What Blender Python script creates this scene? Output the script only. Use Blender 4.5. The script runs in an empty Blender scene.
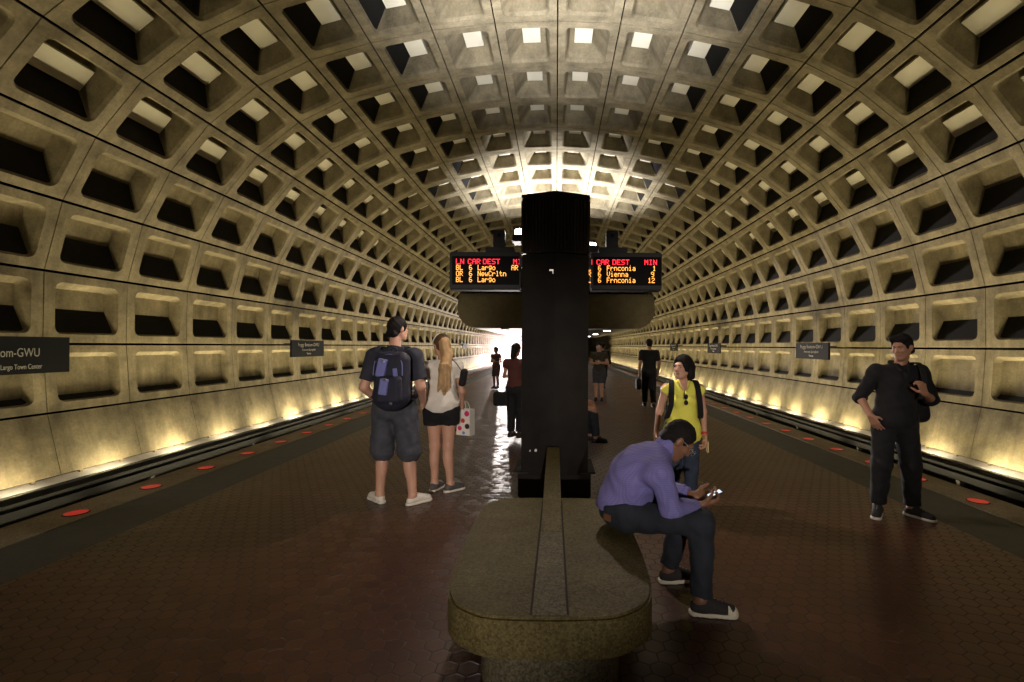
import bpy, bmesh, math, random
import numpy as np
from mathutils import Vector, Matrix
random.seed(7)
SC = bpy.context.scene
COL = SC.collection
PI = math.pi
F_PX, VPX, VPY, EYE = 483.0, 556.0, 346.0, 1.58
ROLL = 0.30

# ------------------------------------------------------------------ materials
def nt(m):
    m.use_nodes = True
    return m.node_tree.nodes, m.node_tree.links

def mat(name, col, rough=0.6, metal=0.0, var=0.0, vscale=8.0, bump=0.0, bscale=40.0, spec=0.5, emit=None, estr=0.0, detail=6.0):
    m = bpy.data.materials.new(name)
    N, L = nt(m)
    b = N['Principled BSDF']
    b.inputs['Base Color'].default_value = (*col, 1)
    b.inputs['Roughness'].default_value = rough
    b.inputs['Metallic'].default_value = metal
    b.inputs['Specular IOR Level'].default_value = spec
    if emit:
        b.inputs['Emission Color'].default_value = (*emit, 1)
        b.inputs['Emission Strength'].default_value = estr
    if var > 0 or bump > 0:
        tc = N.new('ShaderNodeTexCoord')
    if var > 0:
        no = N.new('ShaderNodeTexNoise'); no.inputs['Scale'].default_value = vscale; no.inputs['Detail'].default_value = detail
        L.new(tc.outputs['Object'], no.inputs['Vector'])
        r = N.new('ShaderNodeValToRGB')
        r.color_ramp.elements[0].position = 0.3; r.color_ramp.elements[1].position = 0.72
        r.color_ramp.elements[0].color = (*[c * (1 - var) for c in col], 1)
        r.color_ramp.elements[1].color = (*[min(1, c * (1 + var * .6)) for c in col], 1)
        L.new(no.outputs['Fac'], r.inputs['Fac']); L.new(r.outputs['Color'], b.inputs['Base Color'])
    if bump > 0:
        n2 = N.new('ShaderNodeTexNoise'); n2.inputs['Scale'].default_value = bscale; n2.inputs['Detail'].default_value = 4
        L.new(tc.outputs['Object'], n2.inputs['Vector'])
        bp = N.new('ShaderNodeBump'); bp.inputs['Strength'].default_value = bump; bp.inputs['Distance'].default_value = 0.01
        L.new(n2.outputs['Fac'], bp.inputs['Height']); L.new(bp.outputs['Normal'], b.inputs['Normal'])
    return m

def mat_concrete(name, col, stain=0.5):
    m = bpy.data.materials.new(name); N, L = nt(m); b = N['Principled BSDF']
    b.inputs['Roughness'].default_value = 0.85; b.inputs['Specular IOR Level'].default_value = 0.25
    tc = N.new('ShaderNodeTexCoord')
    def noise(sc, det, rough=0.6, stretch=None):
        n = N.new('ShaderNodeTexNoise'); n.inputs['Scale'].default_value = sc; n.inputs['Detail'].default_value = det
        n.inputs['Roughness'].default_value = rough
        if stretch:
            mp = N.new('ShaderNodeMapping'); mp.inputs['Scale'].default_value = stretch
            L.new(tc.outputs['Object'], mp.inputs['Vector']); L.new(mp.outputs['Vector'], n.inputs['Vector'])
        else:
            L.new(tc.outputs['Object'], n.inputs['Vector'])
        return n
    a = noise(2.2, 8, .7); c = noise(26, 5, .6); d = noise(1.3, 5, .6, (1, 3.2, .35))
    def ramp(n, p0, p1, c0, c1):
        r = N.new('ShaderNodeValToRGB'); e = r.color_ramp.elements
        e[0].position = p0; e[1].position = p1; e[0].color = (*c0, 1); e[1].color = (*c1, 1)
        L.new(n.outputs['Fac'], r.inputs['Fac']); return r
    base = ramp(a, .33, .68, [x * (1 - stain * .55) for x in col], [min(1, x * 1.18) for x in col])
    fine = ramp(c, .3, .7, (.78, .76, .72), (1, 1, 1))
    drip = ramp(d, .35, .6, (1 - stain * .34, 1 - stain * .36, 1 - stain * .38), (1, 1, 1))
    def mul(x, y):
        mx = N.new('ShaderNodeMix'); mx.data_type = 'RGBA'; mx.blend_type = 'MULTIPLY'; mx.inputs['Factor'].default_value = 1
        L.new(x, mx.inputs['A']); L.new(y, mx.inputs['B']); return mx.outputs['Result']
    L.new(mul(mul(base.outputs['Color'], fine.outputs['Color']), drip.outputs['Color']), b.inputs['Base Color'])
    bp = N.new('ShaderNodeBump'); bp.inputs['Strength'].default_value = .35; bp.inputs['Distance'].default_value = .01
    L.new(c.outputs['Fac'], bp.inputs['Height']); L.new(bp.outputs['Normal'], b.inputs['Normal'])
    return m

def mat_hextile(name, size):
    """hexagonal quarry tiles, object space x/y"""
    m = bpy.data.materials.new(name); N, L = nt(m); b = N['Principled BSDF']
    tc = N.new('ShaderNodeTexCoord')
    def vm(op, a, c=None):
        n = N.new('ShaderNodeVectorMath'); n.operation = op
        for i, v in enumerate((a, c)):
            if v is None: continue
            if isinstance(v, (tuple, list)): n.inputs[i].default_value = v
            else: L.new(v, n.inputs[i])
        return n
    def ma(op, a, c=None):
        n = N.new('ShaderNodeMath'); n.operation = op
        for i, v in enumerate((a, c)):
            if v is None: continue
            if isinstance(v, (int, float)): n.inputs[i].default_value = v
            else: L.new(v, n.inputs[i])
        return n.outputs[0]
    r = (1.0, 1.7320508, 1.0); h = (.5, .8660254, 0.0)
    p = vm('MULTIPLY', tc.outputs['Object'], (1 / size, 1 / size, 0)).outputs[0]
    p = vm('ADD', p, (500, 866.0254, 0)).outputs[0]
    a = vm('SUBTRACT', vm('MODULO', p, r).outputs[0], h).outputs[0]
    bb = vm('SUBTRACT', vm('MODULO', vm('SUBTRACT', p, h).outputs[0], r).outputs[0], h).outputs[0]
    la = vm('LENGTH', a).outputs['Value']; lb = vm('LENGTH', bb).outputs['Value']
    sel = ma('LESS_THAN', la, lb)
    mx = N.new('ShaderNodeMix'); mx.data_type = 'VECTOR'
    L.new(sel, mx.inputs['Factor']); L.new(bb, mx.inputs[4]); L.new(a, mx.inputs[5])
    gv = mx.outputs[1]
    cell = vm('SUBTRACT', p, gv).outputs[0]
    ab = vm('ABSOLUTE', gv).outputs[0]
    dt = vm('DOT_PRODUCT', ab, (.5, .8660254, 0)).outputs['Value']
    sx = N.new('ShaderNodeSeparateXYZ'); L.new(ab, sx.inputs[0])
    ed = ma('MAXIMUM', dt, sx.outputs[0])                       # 0 centre .. 0.5 edge
    wn = N.new('ShaderNodeTexWhiteNoise'); wn.noise_dimensions = '3D'
    L.new(vm('SNAP', vm('ADD', cell, (.05, .05, 0)).outputs[0], (.25, .25, .25)).outputs[0], wn.inputs['Vector'])
    rp = N.new('ShaderNodeValToRGB'); e = rp.color_ramp.elements
    e[0].color = (.062, .021, .010, 1); e[1].color = (.102, .037, .018, 1)
    L.new(wn.outputs['Value'], rp.inputs['Fac'])
    big = N.new('ShaderNodeTexNoise'); big.inputs['Scale'].default_value = 1.1; big.inputs['Detail'].default_value = 8
    L.new(tc.outputs['Object'], big.inputs['Vector'])
    rb = N.new('ShaderNodeValToRGB'); rb.color_ramp.elements[0].position = .3; rb.color_ramp.elements[1].position = .7
    rb.color_ramp.elements[0].color = (.6, .6, .6, 1); rb.color_ramp.elements[1].color = (1, 1, 1, 1)
    L.new(big.outputs['Fac'], rb.inputs['Fac'])
    m1 = N.new('ShaderNodeMix'); m1.data_type = 'RGBA'; m1.blend_type = 'MULTIPLY'; m1.inputs['Factor'].default_value = 1
    L.new(rp.outputs['Color'], m1.inputs['A']); L.new(rb.outputs['Color'], m1.inputs['B'])
    gr = ma('GREATER_THAN', ed, .463)
    m2 = N.new('ShaderNodeMix'); m2.data_type = 'RGBA'
    L.new(gr, m2.inputs['Factor']); L.new(m1.outputs['Result'], m2.inputs['A']); m2.inputs['B'].default_value = (.030, .014, .009, 1)
    L.new(m2.outputs['Result'], b.inputs['Base Color'])
    mr = N.new('ShaderNodeMapRange'); mr.inputs[1].default_value = .42; mr.inputs[2].default_value = .49
    mr.inputs[3].default_value = 1.0; mr.inputs[4].default_value = 0.0
    L.new(ed, mr.inputs[0])
    fn = N.new('ShaderNodeTexNoise'); fn.inputs['Scale'].default_value = 9; fn.inputs['Detail'].default_value = 3
    L.new(tc.outputs['Object'], fn.inputs['Vector'])
    tilt = vm('DOT_PRODUCT', gv, vm('SUBTRACT', wn.outputs['Color'], (.5, .5, .5)).outputs[0]).outputs['Value']
    hgt = ma('ADD', ma('ADD', ma('MULTIPLY', mr.outputs[0], .22), ma('MULTIPLY', tilt, 1.6)), ma('ADD', ma('MULTIPLY', wn.outputs['Value'], .4), ma('MULTIPLY', fn.outputs['Fac'], .35)))
    bp = N.new('ShaderNodeBump'); bp.inputs['Strength'].default_value = .40; bp.inputs['Distance'].default_value = .005
    L.new(hgt, bp.inputs['Height']); L.new(bp.outputs['Normal'], b.inputs['Normal'])
    b.inputs['Roughness'].default_value = .36
    rr = ma('ADD', ma('MULTIPLY', gr, .4), ma('ADD', ma('MULTIPLY', big.outputs['Fac'], .18), .25))
    L.new(rr, b.inputs['Roughness'])
    b.inputs['Specular IOR Level'].default_value = .5
    return m

def mat_speckle(name, c0, c1, scale, rough=.6):
    m = bpy.data.materials.new(name); N, L = nt(m); b = N['Principled BSDF']
    tc = N.new('ShaderNodeTexCoord')
    v = N.new('ShaderNodeTexVoronoi'); v.inputs['Scale'].default_value = scale; L.new(tc.outputs['Object'], v.inputs['Vector'])
    n = N.new('ShaderNodeTexNoise'); n.inputs['Scale'].default_value = 3; n.inputs['Detail'].default_value = 8; L.new(tc.outputs['Object'], n.inputs['Vector'])
    sp = N.new('ShaderNodeSeparateColor'); L.new(v.outputs['Color'], sp.inputs[0])
    r = N.new('ShaderNodeValToRGB'); r.color_ramp.elements[0].color = (*c0, 1); r.color_ramp.elements[1].color = (*c1, 1)
    L.new(sp.outputs[0], r.inputs['Fac'])
    r2 = N.new('ShaderNodeValToRGB'); r2.color_ramp.elements[0].color = (.65, .63, .6, 1); r2.color_ramp.elements[0].position = .3; r2.color_ramp.elements[1].position = .7
    L.new(n.outputs['Fac'], r2.inputs['Fac'])
    mx = N.new('ShaderNodeMix'); mx.data_type = 'RGBA'; mx.blend_type = 'MULTIPLY'; mx.inputs['Factor'].default_value = 1
    L.new(r.outputs['Color'], mx.inputs['A']); L.new(r2.outputs['Color'], mx.inputs['B']); L.new(mx.outputs['Result'], b.inputs['Base Color'])
    b.inputs['Roughness'].default_value = rough; b.inputs['Specular IOR Level'].default_value = .15
    bp = N.new('ShaderNodeBump'); bp.inputs['Strength'].default_value = .2; bp.inputs['Distance'].default_value = .003
    L.new(sp.outputs[0], bp.inputs['Height']); L.new(bp.outputs['Normal'], b.inputs['Normal'])
    return m

def mat_check(name, c0, c1, c2, n):
    """small woven check"""
    m = bpy.data.materials.new(name); N, L = nt(m); b = N['Principled BSDF']
    tc = N.new('ShaderNodeTexCoord')
    outs = []
    for axis in ('X', 'Z'):
        w = N.new('ShaderNodeTexWave'); w.bands_direction = axis; w.inputs['Scale'].default_value = n; w.inputs['Distortion'].default_value = .4
        L.new(tc.outputs['Object'], w.inputs['Vector']); outs.append(w.outputs['Fac'])
    ad = N.new('ShaderNodeMath'); ad.operation = 'ADD'; L.new(outs[0], ad.inputs[0]); L.new(outs[1], ad.inputs[1])
    ha = N.new('ShaderNodeMath'); ha.operation = 'MULTIPLY'; ha.inputs[1].default_value = .5; L.new(ad.outputs[0], ha.inputs[0])
    r = N.new('ShaderNodeValToRGB'); e = r.color_ramp.elements
    e[0].color = (*c0, 1); e[1].color = (*c2, 1); e[0].position = .2; e[1].position = .8
    x = e.new(.5); x.color = (*c1, 1)
    L.new(ha.outputs[0], r.inputs['Fac']); L.new(r.outputs['Color'], b.inputs['Base Color'])
    b.inputs['Roughness'].default_value = .85
    return m

def mat_emit(name, col, strength):
    return mat(name, (0.02, 0.02, 0.02), .5, emit=col, estr=strength)

M = {}
M['concrete'] = mat_concrete('vault_concrete', (.30, .258, .165), .8)
M['slope_shade'] = mat_concrete('painted_slope_shade', (.014, .013, .011), .3)  # coffer shade put into the colour of the lower slopes
M['panel'] = mat('acoustic_panel_cream', (.74, .70, .56), .9, var=.12, vscale=1.5)
M['ledge'] = mat('ledge_white', (.80, .77, .80), .7, var=.25, vscale=3)
M['tile'] = mat_hextile('hex_quarry_tile', .105)
M['granite'] = mat_speckle('granite_edge', (.20, .16, .11), (.36, .30, .21), 90, .55)
M['tactile'] = mat('dark_edge_tile', (.042, .042, .038), .6, var=.3, vscale=6, bump=.3, bscale=60)
M['trackbed'] = mat('trackbed', (.03, .028, .025), .95, var=.5, vscale=12, bump=.6, bscale=25)
M['rail'] = mat('rail_steel', (.25, .23, .21), .35, 1.0)
M['cover'] = mat('third_rail_cover', (.022, .02, .019), .7, spec=.2)
M['rail_black'] = mat('rail_black', (.006, .006, .006), .9, spec=.1)
M['bench'] = mat_speckle('bench_granite', (.092, .074, .028), (.20, .165, .072), 110, .6)
M['bench_dark'] = mat_speckle('bench_granite_dark', (.10, .09, .06), (.26, .23, .15), 110, .6)
M['joint'] = mat('dark_joint', (.02, .018, .015), .9)
M['bronze'] = mat('dark_bronze', (.018, .015, .014), .5, .3, var=.4, vscale=5)
M['bronze2'] = mat('dark_bronze_rib', (.040, .032, .028), .45, .5)
M['black'] = mat('matte_black', (.008, .008, .009), .6)
M['steel'] = mat('small_steel', (.6, .6, .58), .3, 1.0)
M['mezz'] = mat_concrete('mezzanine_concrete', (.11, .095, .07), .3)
M['led_red'] = mat_emit('led_red', (1.0, .02, .04), 2.4)
M['led_amber'] = mat_emit('led_amber', (1.0, .40, .06), 2.2)
M['red_lens'] = mat('red_edge_lens', (.55, .03, .03), .3, emit=(1, .03, .03), estr=.28)
M['lamp'] = mat_emit('lamp_white', (1.0, .95, .82), 14)
M['flood'] = mat_emit('flood_lens', (1.0, .97, .9), 40)
M['head'] = mat_emit('headlight', (1.0, .93, .88), 900)
M['train'] = mat('train_steel', (.55, .55, .56), .35, .9)
M['glass'] = mat('dark_glass', (.02, .025, .03), .08)
M['display'] = mat('display_black', (.006, .005, .006), .6, spec=.1)
M['white_text'] = mat('sign_white', (.34, .33, .31), .8, spec=.1)
M['sign'] = mat('sign_brown_black', (.007, .007, .008), .8, spec=.15)
M['skin_light'] = mat('skin_light', (.60, .33, .23), .5, var=.08, vscale=9)
M['skin_tan'] = mat('skin_tan', (.42, .21, .13), .5, var=.08, vscale=9)
M['skin_brown'] = mat('skin_brown', (.22, .105, .06), .5, var=.08, vscale=9)
M['skin_dark'] = mat('skin_dark', (.12, .058, .034), .45, var=.08, vscale=9)
M['hair'] = mat('hair_black', (.010, .008, .008), .75, bump=.5, bscale=120, spec=.2)
M['hair_blond'] = mat('hair_blond', (.46, .29, .13), .5, var=.25, vscale=14, bump=.5, bscale=110)
M['navy'] = mat('navy_cotton', (.026, .028, .042), .9, var=.2, vscale=10)
M['blackcloth'] = mat('black_cotton', (.0065, .0065, .008), .9, var=.2, vscale=10)
M['greyshort'] = mat('charcoal_denim', (.060, .062, .080), .9, var=.35, vscale=14)
M['jeans'] = mat('dark_jeans', (.018, .022, .034), .9, var=.35, vscale=14)
M['white_tee'] = mat('white_cotton', (.74, .69, .62), .9, var=.08, vscale=5)
M['yellow'] = mat('yellow_cotton', (.90, .86, .13), .85, var=.06, vscale=6)
M['check'] = mat_check('purple_check', (.155, .14, .39), (.18, .165, .43), (.20, .185, .46), 26)
M['white_shoe'] = mat('white_shoe', (.78, .74, .66), .6)
M['blue_jeans'] = mat('blue_jeans', (.035, .048, .085), .9, var=.3, vscale=14)
M['white_rubber'] = mat('white_rubber', (.80, .74, .62), .55)
M['dark_shoe'] = mat('dark_canvas', (.03, .028, .03), .85)
M['grey_shoe'] = mat('grey_mesh', (.10, .09, .09), .8, var=.3, vscale=40)
M['pack_navy'] = mat('pack_navy', (.014, .015, .032), .75, bump=.3, bscale=60)
M['pack_blue'] = mat('pack_blue', (.17, .18, .46), .7)
M['lace'] = mat('lace_white', (.7, .68, .62), .8)
M['eye'] = mat('eye_white', (.34, .31, .29), .55, spec=.2)
M['iris'] = mat('eye_iris', (.02, .012, .008), .5, spec=.2)
M['hair_brown'] = mat('hair_brown', (.10, .055, .028), .5, var=.4, vscale=30, bump=.5, bscale=90)
M['lip'] = mat('lip', (.36, .11, .09), .5)
M['screen'] = mat_emit('phone_screen', (.75, .88, 1.0), 1.1)
M['tan_label'] = mat('tan_label', (.16, .07, .035), .8)
M['dress'] = mat('dark_dress', (.06, .03, .03), .9)
M['redbrown'] = mat('dark_red_cotton', (.10, .03, .025), .9)
M['olive'] = mat('dark_olive_cotton', (.05, .045, .03), .9)

# ------------------------------------------------------------------ object helpers
def tag(o, label=None, cat=None, group=None, kind=None):
    if label: o['label'] = label
    if cat: o['category'] = cat
    if group: o['group'] = group
    if kind: o['kind'] = kind
    return o

def empty(name, loc=(0, 0, 0), rz=0.0):
    o = bpy.data.objects.new(name, None); COL.objects.link(o)
    o.location = loc; o.rotation_euler = (0, 0, rz); o.empty_display_size = .1
    return o

def link(name, me, m, parent=None, smooth=False):
    o = bpy.data.objects.new(name, me); COL.objects.link(o)
    for x in (m if isinstance(m, (list, tuple)) else [m]):
        me.materials.append(x)
    if smooth:
        me.polygons.foreach_set('use_smooth', [True] * len(me.polygons))
    if parent: o.parent = parent
    return o

def pymesh(name, V, Fc, m, parent=None, smooth=False, mi=None):
    me = bpy.data.meshes.new(name); me.from_pydata([tuple(v) for v in V], [], Fc); me.update()
    if mi is not None: me.polygons.foreach_set('material_index', mi)
    return link(name, me, m, parent, smooth)

def bmobj(name, bm, m, parent=None, smooth=False, bevel=0.0, seg=2):
    bmesh.ops.recalc_face_normals(bm, faces=bm.faces)
    if bevel > 0:
        es = [e for e in bm.edges if len(e.link_faces) == 2 and e.calc_face_angle(0) > .5]
        bmesh.ops.bevel(bm, geom=es, offset=bevel, segments=seg, affect='EDGES', clamp_overlap=True)
    me = bpy.data.meshes.new(name); bm.to_mesh(me); bm.free()
    return link(name, me, m, parent, smooth)

def addbox(bm, x0, x1, y0, y1, z0, z1):
    v = [bm.verts.new(p) for p in ((x0, y0, z0), (x1, y0, z0), (x1, y1, z0), (x0, y1, z0), (x0, y0, z1), (x1, y0, z1), (x1, y1, z1), (x0, y1, z1))]
    for f in ((3, 2, 1, 0), (4, 5, 6, 7), (0, 1, 5, 4), (1, 2, 6, 5), (2, 3, 7, 6), (3, 0, 4, 7)):
        bm.faces.new([v[i] for i in f])

def box(name, x0, x1, y0, y1, z0, z1, m, parent=None, bevel=0.0):
    bm = bmesh.new(); addbox(bm, x0, x1, y0, y1, z0, z1)
    return bmobj(name, bm, m, parent, bevel=bevel)

def addprism(bm, pts, z0, z1):
    a = [bm.verts.new((x, y, z0)) for x, y in pts]; b = [bm.verts.new((x, y, z1)) for x, y in pts]
    n = len(pts)
    bm.faces.new(a[::-1]); bm.faces.new(b)
    for i in range(n):
        bm.faces.new((a[i], a[(i + 1) % n], b[(i + 1) % n], b[i]))

def addprism_y(bm, pts, y0, y1):
    a = [bm.verts.new((x, y0, z)) for x, z in pts]; b = [bm.verts.new((x, y1, z)) for x, z in pts]
    n = len(pts)
    bm.faces.new(a[::-1]); bm.faces.new(b)
    for i in range(n):
        bm.faces.new((a[i], a[(i + 1) % n], b[(i + 1) % n], b[i]))

def addcyl(bm, c, r, h, seg=20, axis='Z', r2=None):
    r2 = r if r2 is None else r2
    R = {'Z': Matrix.Identity(4), 'Y': Matrix.Rotation(-PI / 2, 4, 'X'), 'X': Matrix.Rotation(PI / 2, 4, 'Y')}[axis]
    bmesh.ops.create_cone(bm, cap_ends=True, segments=seg, radius1=r, radius2=r2, depth=h, matrix=Matrix.Translation(c) @ R)

def band(name, pts, sides, width, thick, m, parent=None):
    """a flat strap along pts; sides: one side vector per point"""
    P = [Vector(p) for p in pts]; S = [Vector(s).normalized() for s in sides]
    V, Fc = [], []
    for i, p in enumerate(P):
        t = (P[min(i + 1, len(P) - 1)] - P[max(i - 1, 0)]).normalized()
        n = t.cross(S[i]).normalized()
        for a, b in ((-1, -1), (1, -1), (1, 1), (-1, 1)):
            V.append(p + S[i] * a * width / 2 + n * b * thick / 2)
    for i in range(len(P) - 1):
        for j in range(4):
            k = (j + 1) % 4
            Fc.append((i * 4 + j, i * 4 + k, i * 4 + 4 + k, i * 4 + 4 + j))
    Fc.append((3, 2, 1, 0)); e = (len(P) - 1) * 4; Fc.append((e, e + 1, e + 2, e + 3))
    return pymesh(name, V, Fc, m, parent)

def spline(pts, n=6):
    """Catmull-Rom"""
    P = [Vector(p) for p in pts]; out = []
    for i in range(len(P) - 1):
        p0, p1, p2, p3 = P[max(i - 1, 0)], P[i], P[i + 1], P[min(i + 2, len(P) - 1)]
        for k in range(n):
            t = k / n
            out.append(.5 * ((2 * p1) + (p2 - p0) * t + (2 * p0 - 5 * p1 + 4 * p2 - p3) * t * t + (3 * p1 - p0 - 3 * p2 + p3) * t ** 3))
    out.append(P[-1]); return out

def tube(name, pts, r, m, parent=None, seg=8):
    P = [Vector(p) for p in pts]; V, Fc = [], []
    up = Vector((.13, .21, .97))
    for i, p in enumerate(P):
        t = (P[min(i + 1, len(P) - 1)] - P[max(i - 1, 0)]).normalized()
        a = t.cross(up).normalized(); b = t.cross(a)
        for k in range(seg):
            V.append(p + (a * math.cos(2 * PI * k / seg) + b * math.sin(2 * PI * k / seg)) * r)
    for i in range(len(P) - 1):
        for k in range(seg):
            q = (k + 1) % seg
            Fc.append((i * seg + k, i * seg + q, i * seg + seg + q, i * seg + seg + k))
    Fc.append(tuple(range(seg))[::-1]); Fc.append(tuple((len(P) - 1) * seg + k for k in range(seg)))
    return pymesh(name, V, Fc, m, parent, True)

def text(name, body, size, m, parent, loc, rot, align='LEFT', sx=1.0):
    cu = bpy.data.curves.new(name, 'FONT'); cu.body = body; cu.size = size; cu.align_x = align; cu.extrude = .001
    o = bpy.data.objects.new(name, cu); COL.objects.link(o); cu.materials.append(m)
    bpy.context.view_layer.update()
    me = bpy.data.meshes.new_from_object(o.evaluated_get(bpy.context.evaluated_depsgraph_get()))
    me.name = name; bpy.data.objects.remove(o); bpy.data.curves.remove(cu)
    o = bpy.data.objects.new(name, me); COL.objects.link(o)
    o.parent = parent; o.location = loc; o.rotation_euler = rot; o.scale = (sx, 1, 1)
    return o

ORD = 'first second third fourth fifth sixth seventh eighth ninth tenth eleventh twelfth thirteenth fourteenth fifteenth sixteenth seventeenth eighteenth nineteenth twentieth'.split()
ORD += ['twenty-' + w for w in ORD[:9]] + ['thirtieth'] + ['thirty-' + w for w in ORD[:9]] + ['fortieth']

# ------------------------------------------------------------------ the vault
S = 8.4 / 513.0
prof = [(-508, -70.5), (-513, -.6), (-512, 73), (-494, 142.5), (-461, 206), (-415, 263), (-358, 308.5), (-295.4, 339.5)]
a7 = math.asin(295.4 / 924)
for i in range(1, 4):
    a = a7 * (1 - i / 4); prof.append((-924 * math.sin(a), -536 + 924 * math.cos(a)))
prof.append((0, 388))
PROF = [(x * S, EYE + z * S) for x, z in prof]           # left half, bottom -> crown
BASE = (-494 * S, EYE - 131 * S)
PITCH = 1.534
Y0 = 7.905
K0, K1 = -12, 46
def ring_y(k): return Y0 + PITCH * k

def rrect(u0, u1, v0, v1, r, n=4):
    out = []
    for cx, cy, a0 in ((u1 - r, v1 - r, 0), (u0 + r, v1 - r, 90), (u0 + r, v0 + r, 180), (u1 - r, v0 + r, 270)):
        for i in range(n + 1):
            a = math.radians(a0 + 90 * i / n)
            out.append((cx + r * math.cos(a), cy + r * math.sin(a)))
    return out

def outer_loop(u0, u1, v0, v1, inner, n=4):
    out = []
    cor = [(u1, v1), (u0, v1), (u0, v0), (u1, v0)]
    for c in range(4):
        for i in range(n + 1):
            pu, pv = inner[c * (n + 1) + i]
            cu, cv = cor[c]
            first = i < n / 2
            if i == n // 2: out.append((cu, cv))
            elif (c in (0, 2)) == first: out.append((cu, pv))
            else: out.append((pu, cv))
    return out

class Shell:
    def __init__(s): s.V, s.F, s.mi = [], [], []
    def loop(s, pts):
        i = len(s.V); s.V += pts; return list(range(i, i + len(pts)))
    def bridge(s, a, b, m=0):
        n = len(a)
        for i in range(n):
            j = (i + 1) % n
            s.F.append((a[i], a[j], b[j], b[i])); s.mi.append(m)
    def cap(s, a, m=0): s.F.append(tuple(a)); s.mi.append(m)

DEPTH = {0: .11, 1: .20, 2: .29, 3: .36}
def module(sh, A, B, y0, y1, row, flip):
    """one coffered module between profile points A (lower) and B (upper)"""
    ax, az = A; bx, bz = B
    Lc = math.hypot(bx - ax, bz - az); tu = ((bx - ax) / Lc, (bz - az) / Lc)
    n = (-tu[1], tu[0])                                    # outward for the left half
    w = y1 - y0
    def P(u, v, d):
        x = ax + tu[0] * u + n[0] * d; z = az + tu[1] * u + n[1] * d
        return (-x if flip else x, y0 + v, z)
    gu, gv = (.021 if row < 7 else .012), .009
    dep = DEPTH.get(row, .56)
    if row == 0:
        bk = (.25 * Lc, .81 * Lc)
    elif row < 4:
        bk = (.50 * Lc, .79 * Lc)
    else:
        bk = (.46 * Lc, .80 * Lc)
    op = rrect(.14 * Lc, .87 * Lc, .12 * w, .88 * w, .125)
    ou = outer_loop(gu, Lc - gu, gv, w - gv, op)
    lip = rrect(.14 * Lc + .030, .87 * Lc - .034, .12 * w + .032, .88 * w - .032, .10)
    back = rrect(bk[0], bk[1], .17 * w, .83 * w, .02 if row else .05)
    l_sk = sh.loop([P(u, v, .12) for u, v in ou])
    l_o = sh.loop([P(u, v, 0) for u, v in ou])
    l_p = sh.loop([P(u, v, 0) for u, v in op])
    l_l = sh.loop([P(u, v, .055) for u, v in lip])
    l_b = sh.loop([P(u, v, dep) for u, v in back])
    sh.bridge(l_sk, l_o); sh.bridge(l_o, l_p); sh.bridge(l_p, l_l); sh.bridge(l_l, l_b)
    for i in range(7, 12 if row < 9 else 7): sh.mi[len(sh.mi) - 20 + i] = 2  # shade painted on the lower slope, except in the crown rows
    sh.cap(l_b)
    if row >= 4:
        pu0, pu1 = bk[0] - .06 * Lc, bk[1] - .09 * Lc
        q = [(pu0, .175 * w), (pu1, .175 * w), (pu1, .825 * w), (pu0, .825 * w)]
        a = sh.loop([P(u, v, dep - .02) for u, v in q]); b = sh.loop([P(u, v, dep - .17) for u, v in q])
        sh.bridge(a, b, 1); sh.cap(b, 1)

def base_panel(sh, y0, y1, flip):
    ax, az = BASE; bx, bz = PROF[0]
    g = .006
    def P(x, y, z): return (-x if flip else x, y, z)
    nx, nz = -(bz - az), (bx - ax); l = math.hypot(nx, nz); nx, nz = nx / l, nz / l
    top = (bx + (ax - bx) * .012, bz + (az - bz) * .012)
    fr = sh.loop([P(ax, y0 + g, az), P(top[0], y0 + g, top[1]), P(top[0], y1 - g, top[1]), P(ax, y1 - g, az)])
    bkp = sh.loop([P(ax + nx * .14, y0 + g, az + nz * .14), P(top[0] + nx * .14, y0 + g, top[1] + nz * .14), P(top[0] + nx * .14, y1 - g, top[1] + nz * .14), P(ax + nx * .14, y1 - g, az + nz * .14)])
    sh.cap(fr); sh.bridge(fr, bkp)

for flip, nm in ((False, 'wall_left'), (True, 'wall_right')):
    sh = Shell()
    for k in range(K0, K1):
        base_panel(sh, ring_y(k), ring_y(k + 1), flip)
        for r in range(4):
            module(sh, PROF[r], PROF[r + 1], ring_y(k), ring_y(k + 1), r, flip)
    tag(pymesh(nm, sh.V, sh.F, [M['concrete'], M['panel'], M['slope_shade']], mi=sh.mi), kind='structure')
sh = Shell()
for flip in (False, True):
    for k in range(K0, K1):
        for r in range(4, 11):
            module(sh, PROF[r], PROF[r + 1], ring_y(k), ring_y(k + 1), r, flip)
tag(pymesh('ceiling', sh.V, sh.F, [M['concrete'], M['panel'], M['slope_shade']], mi=sh.mi), kind='structure')

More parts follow.
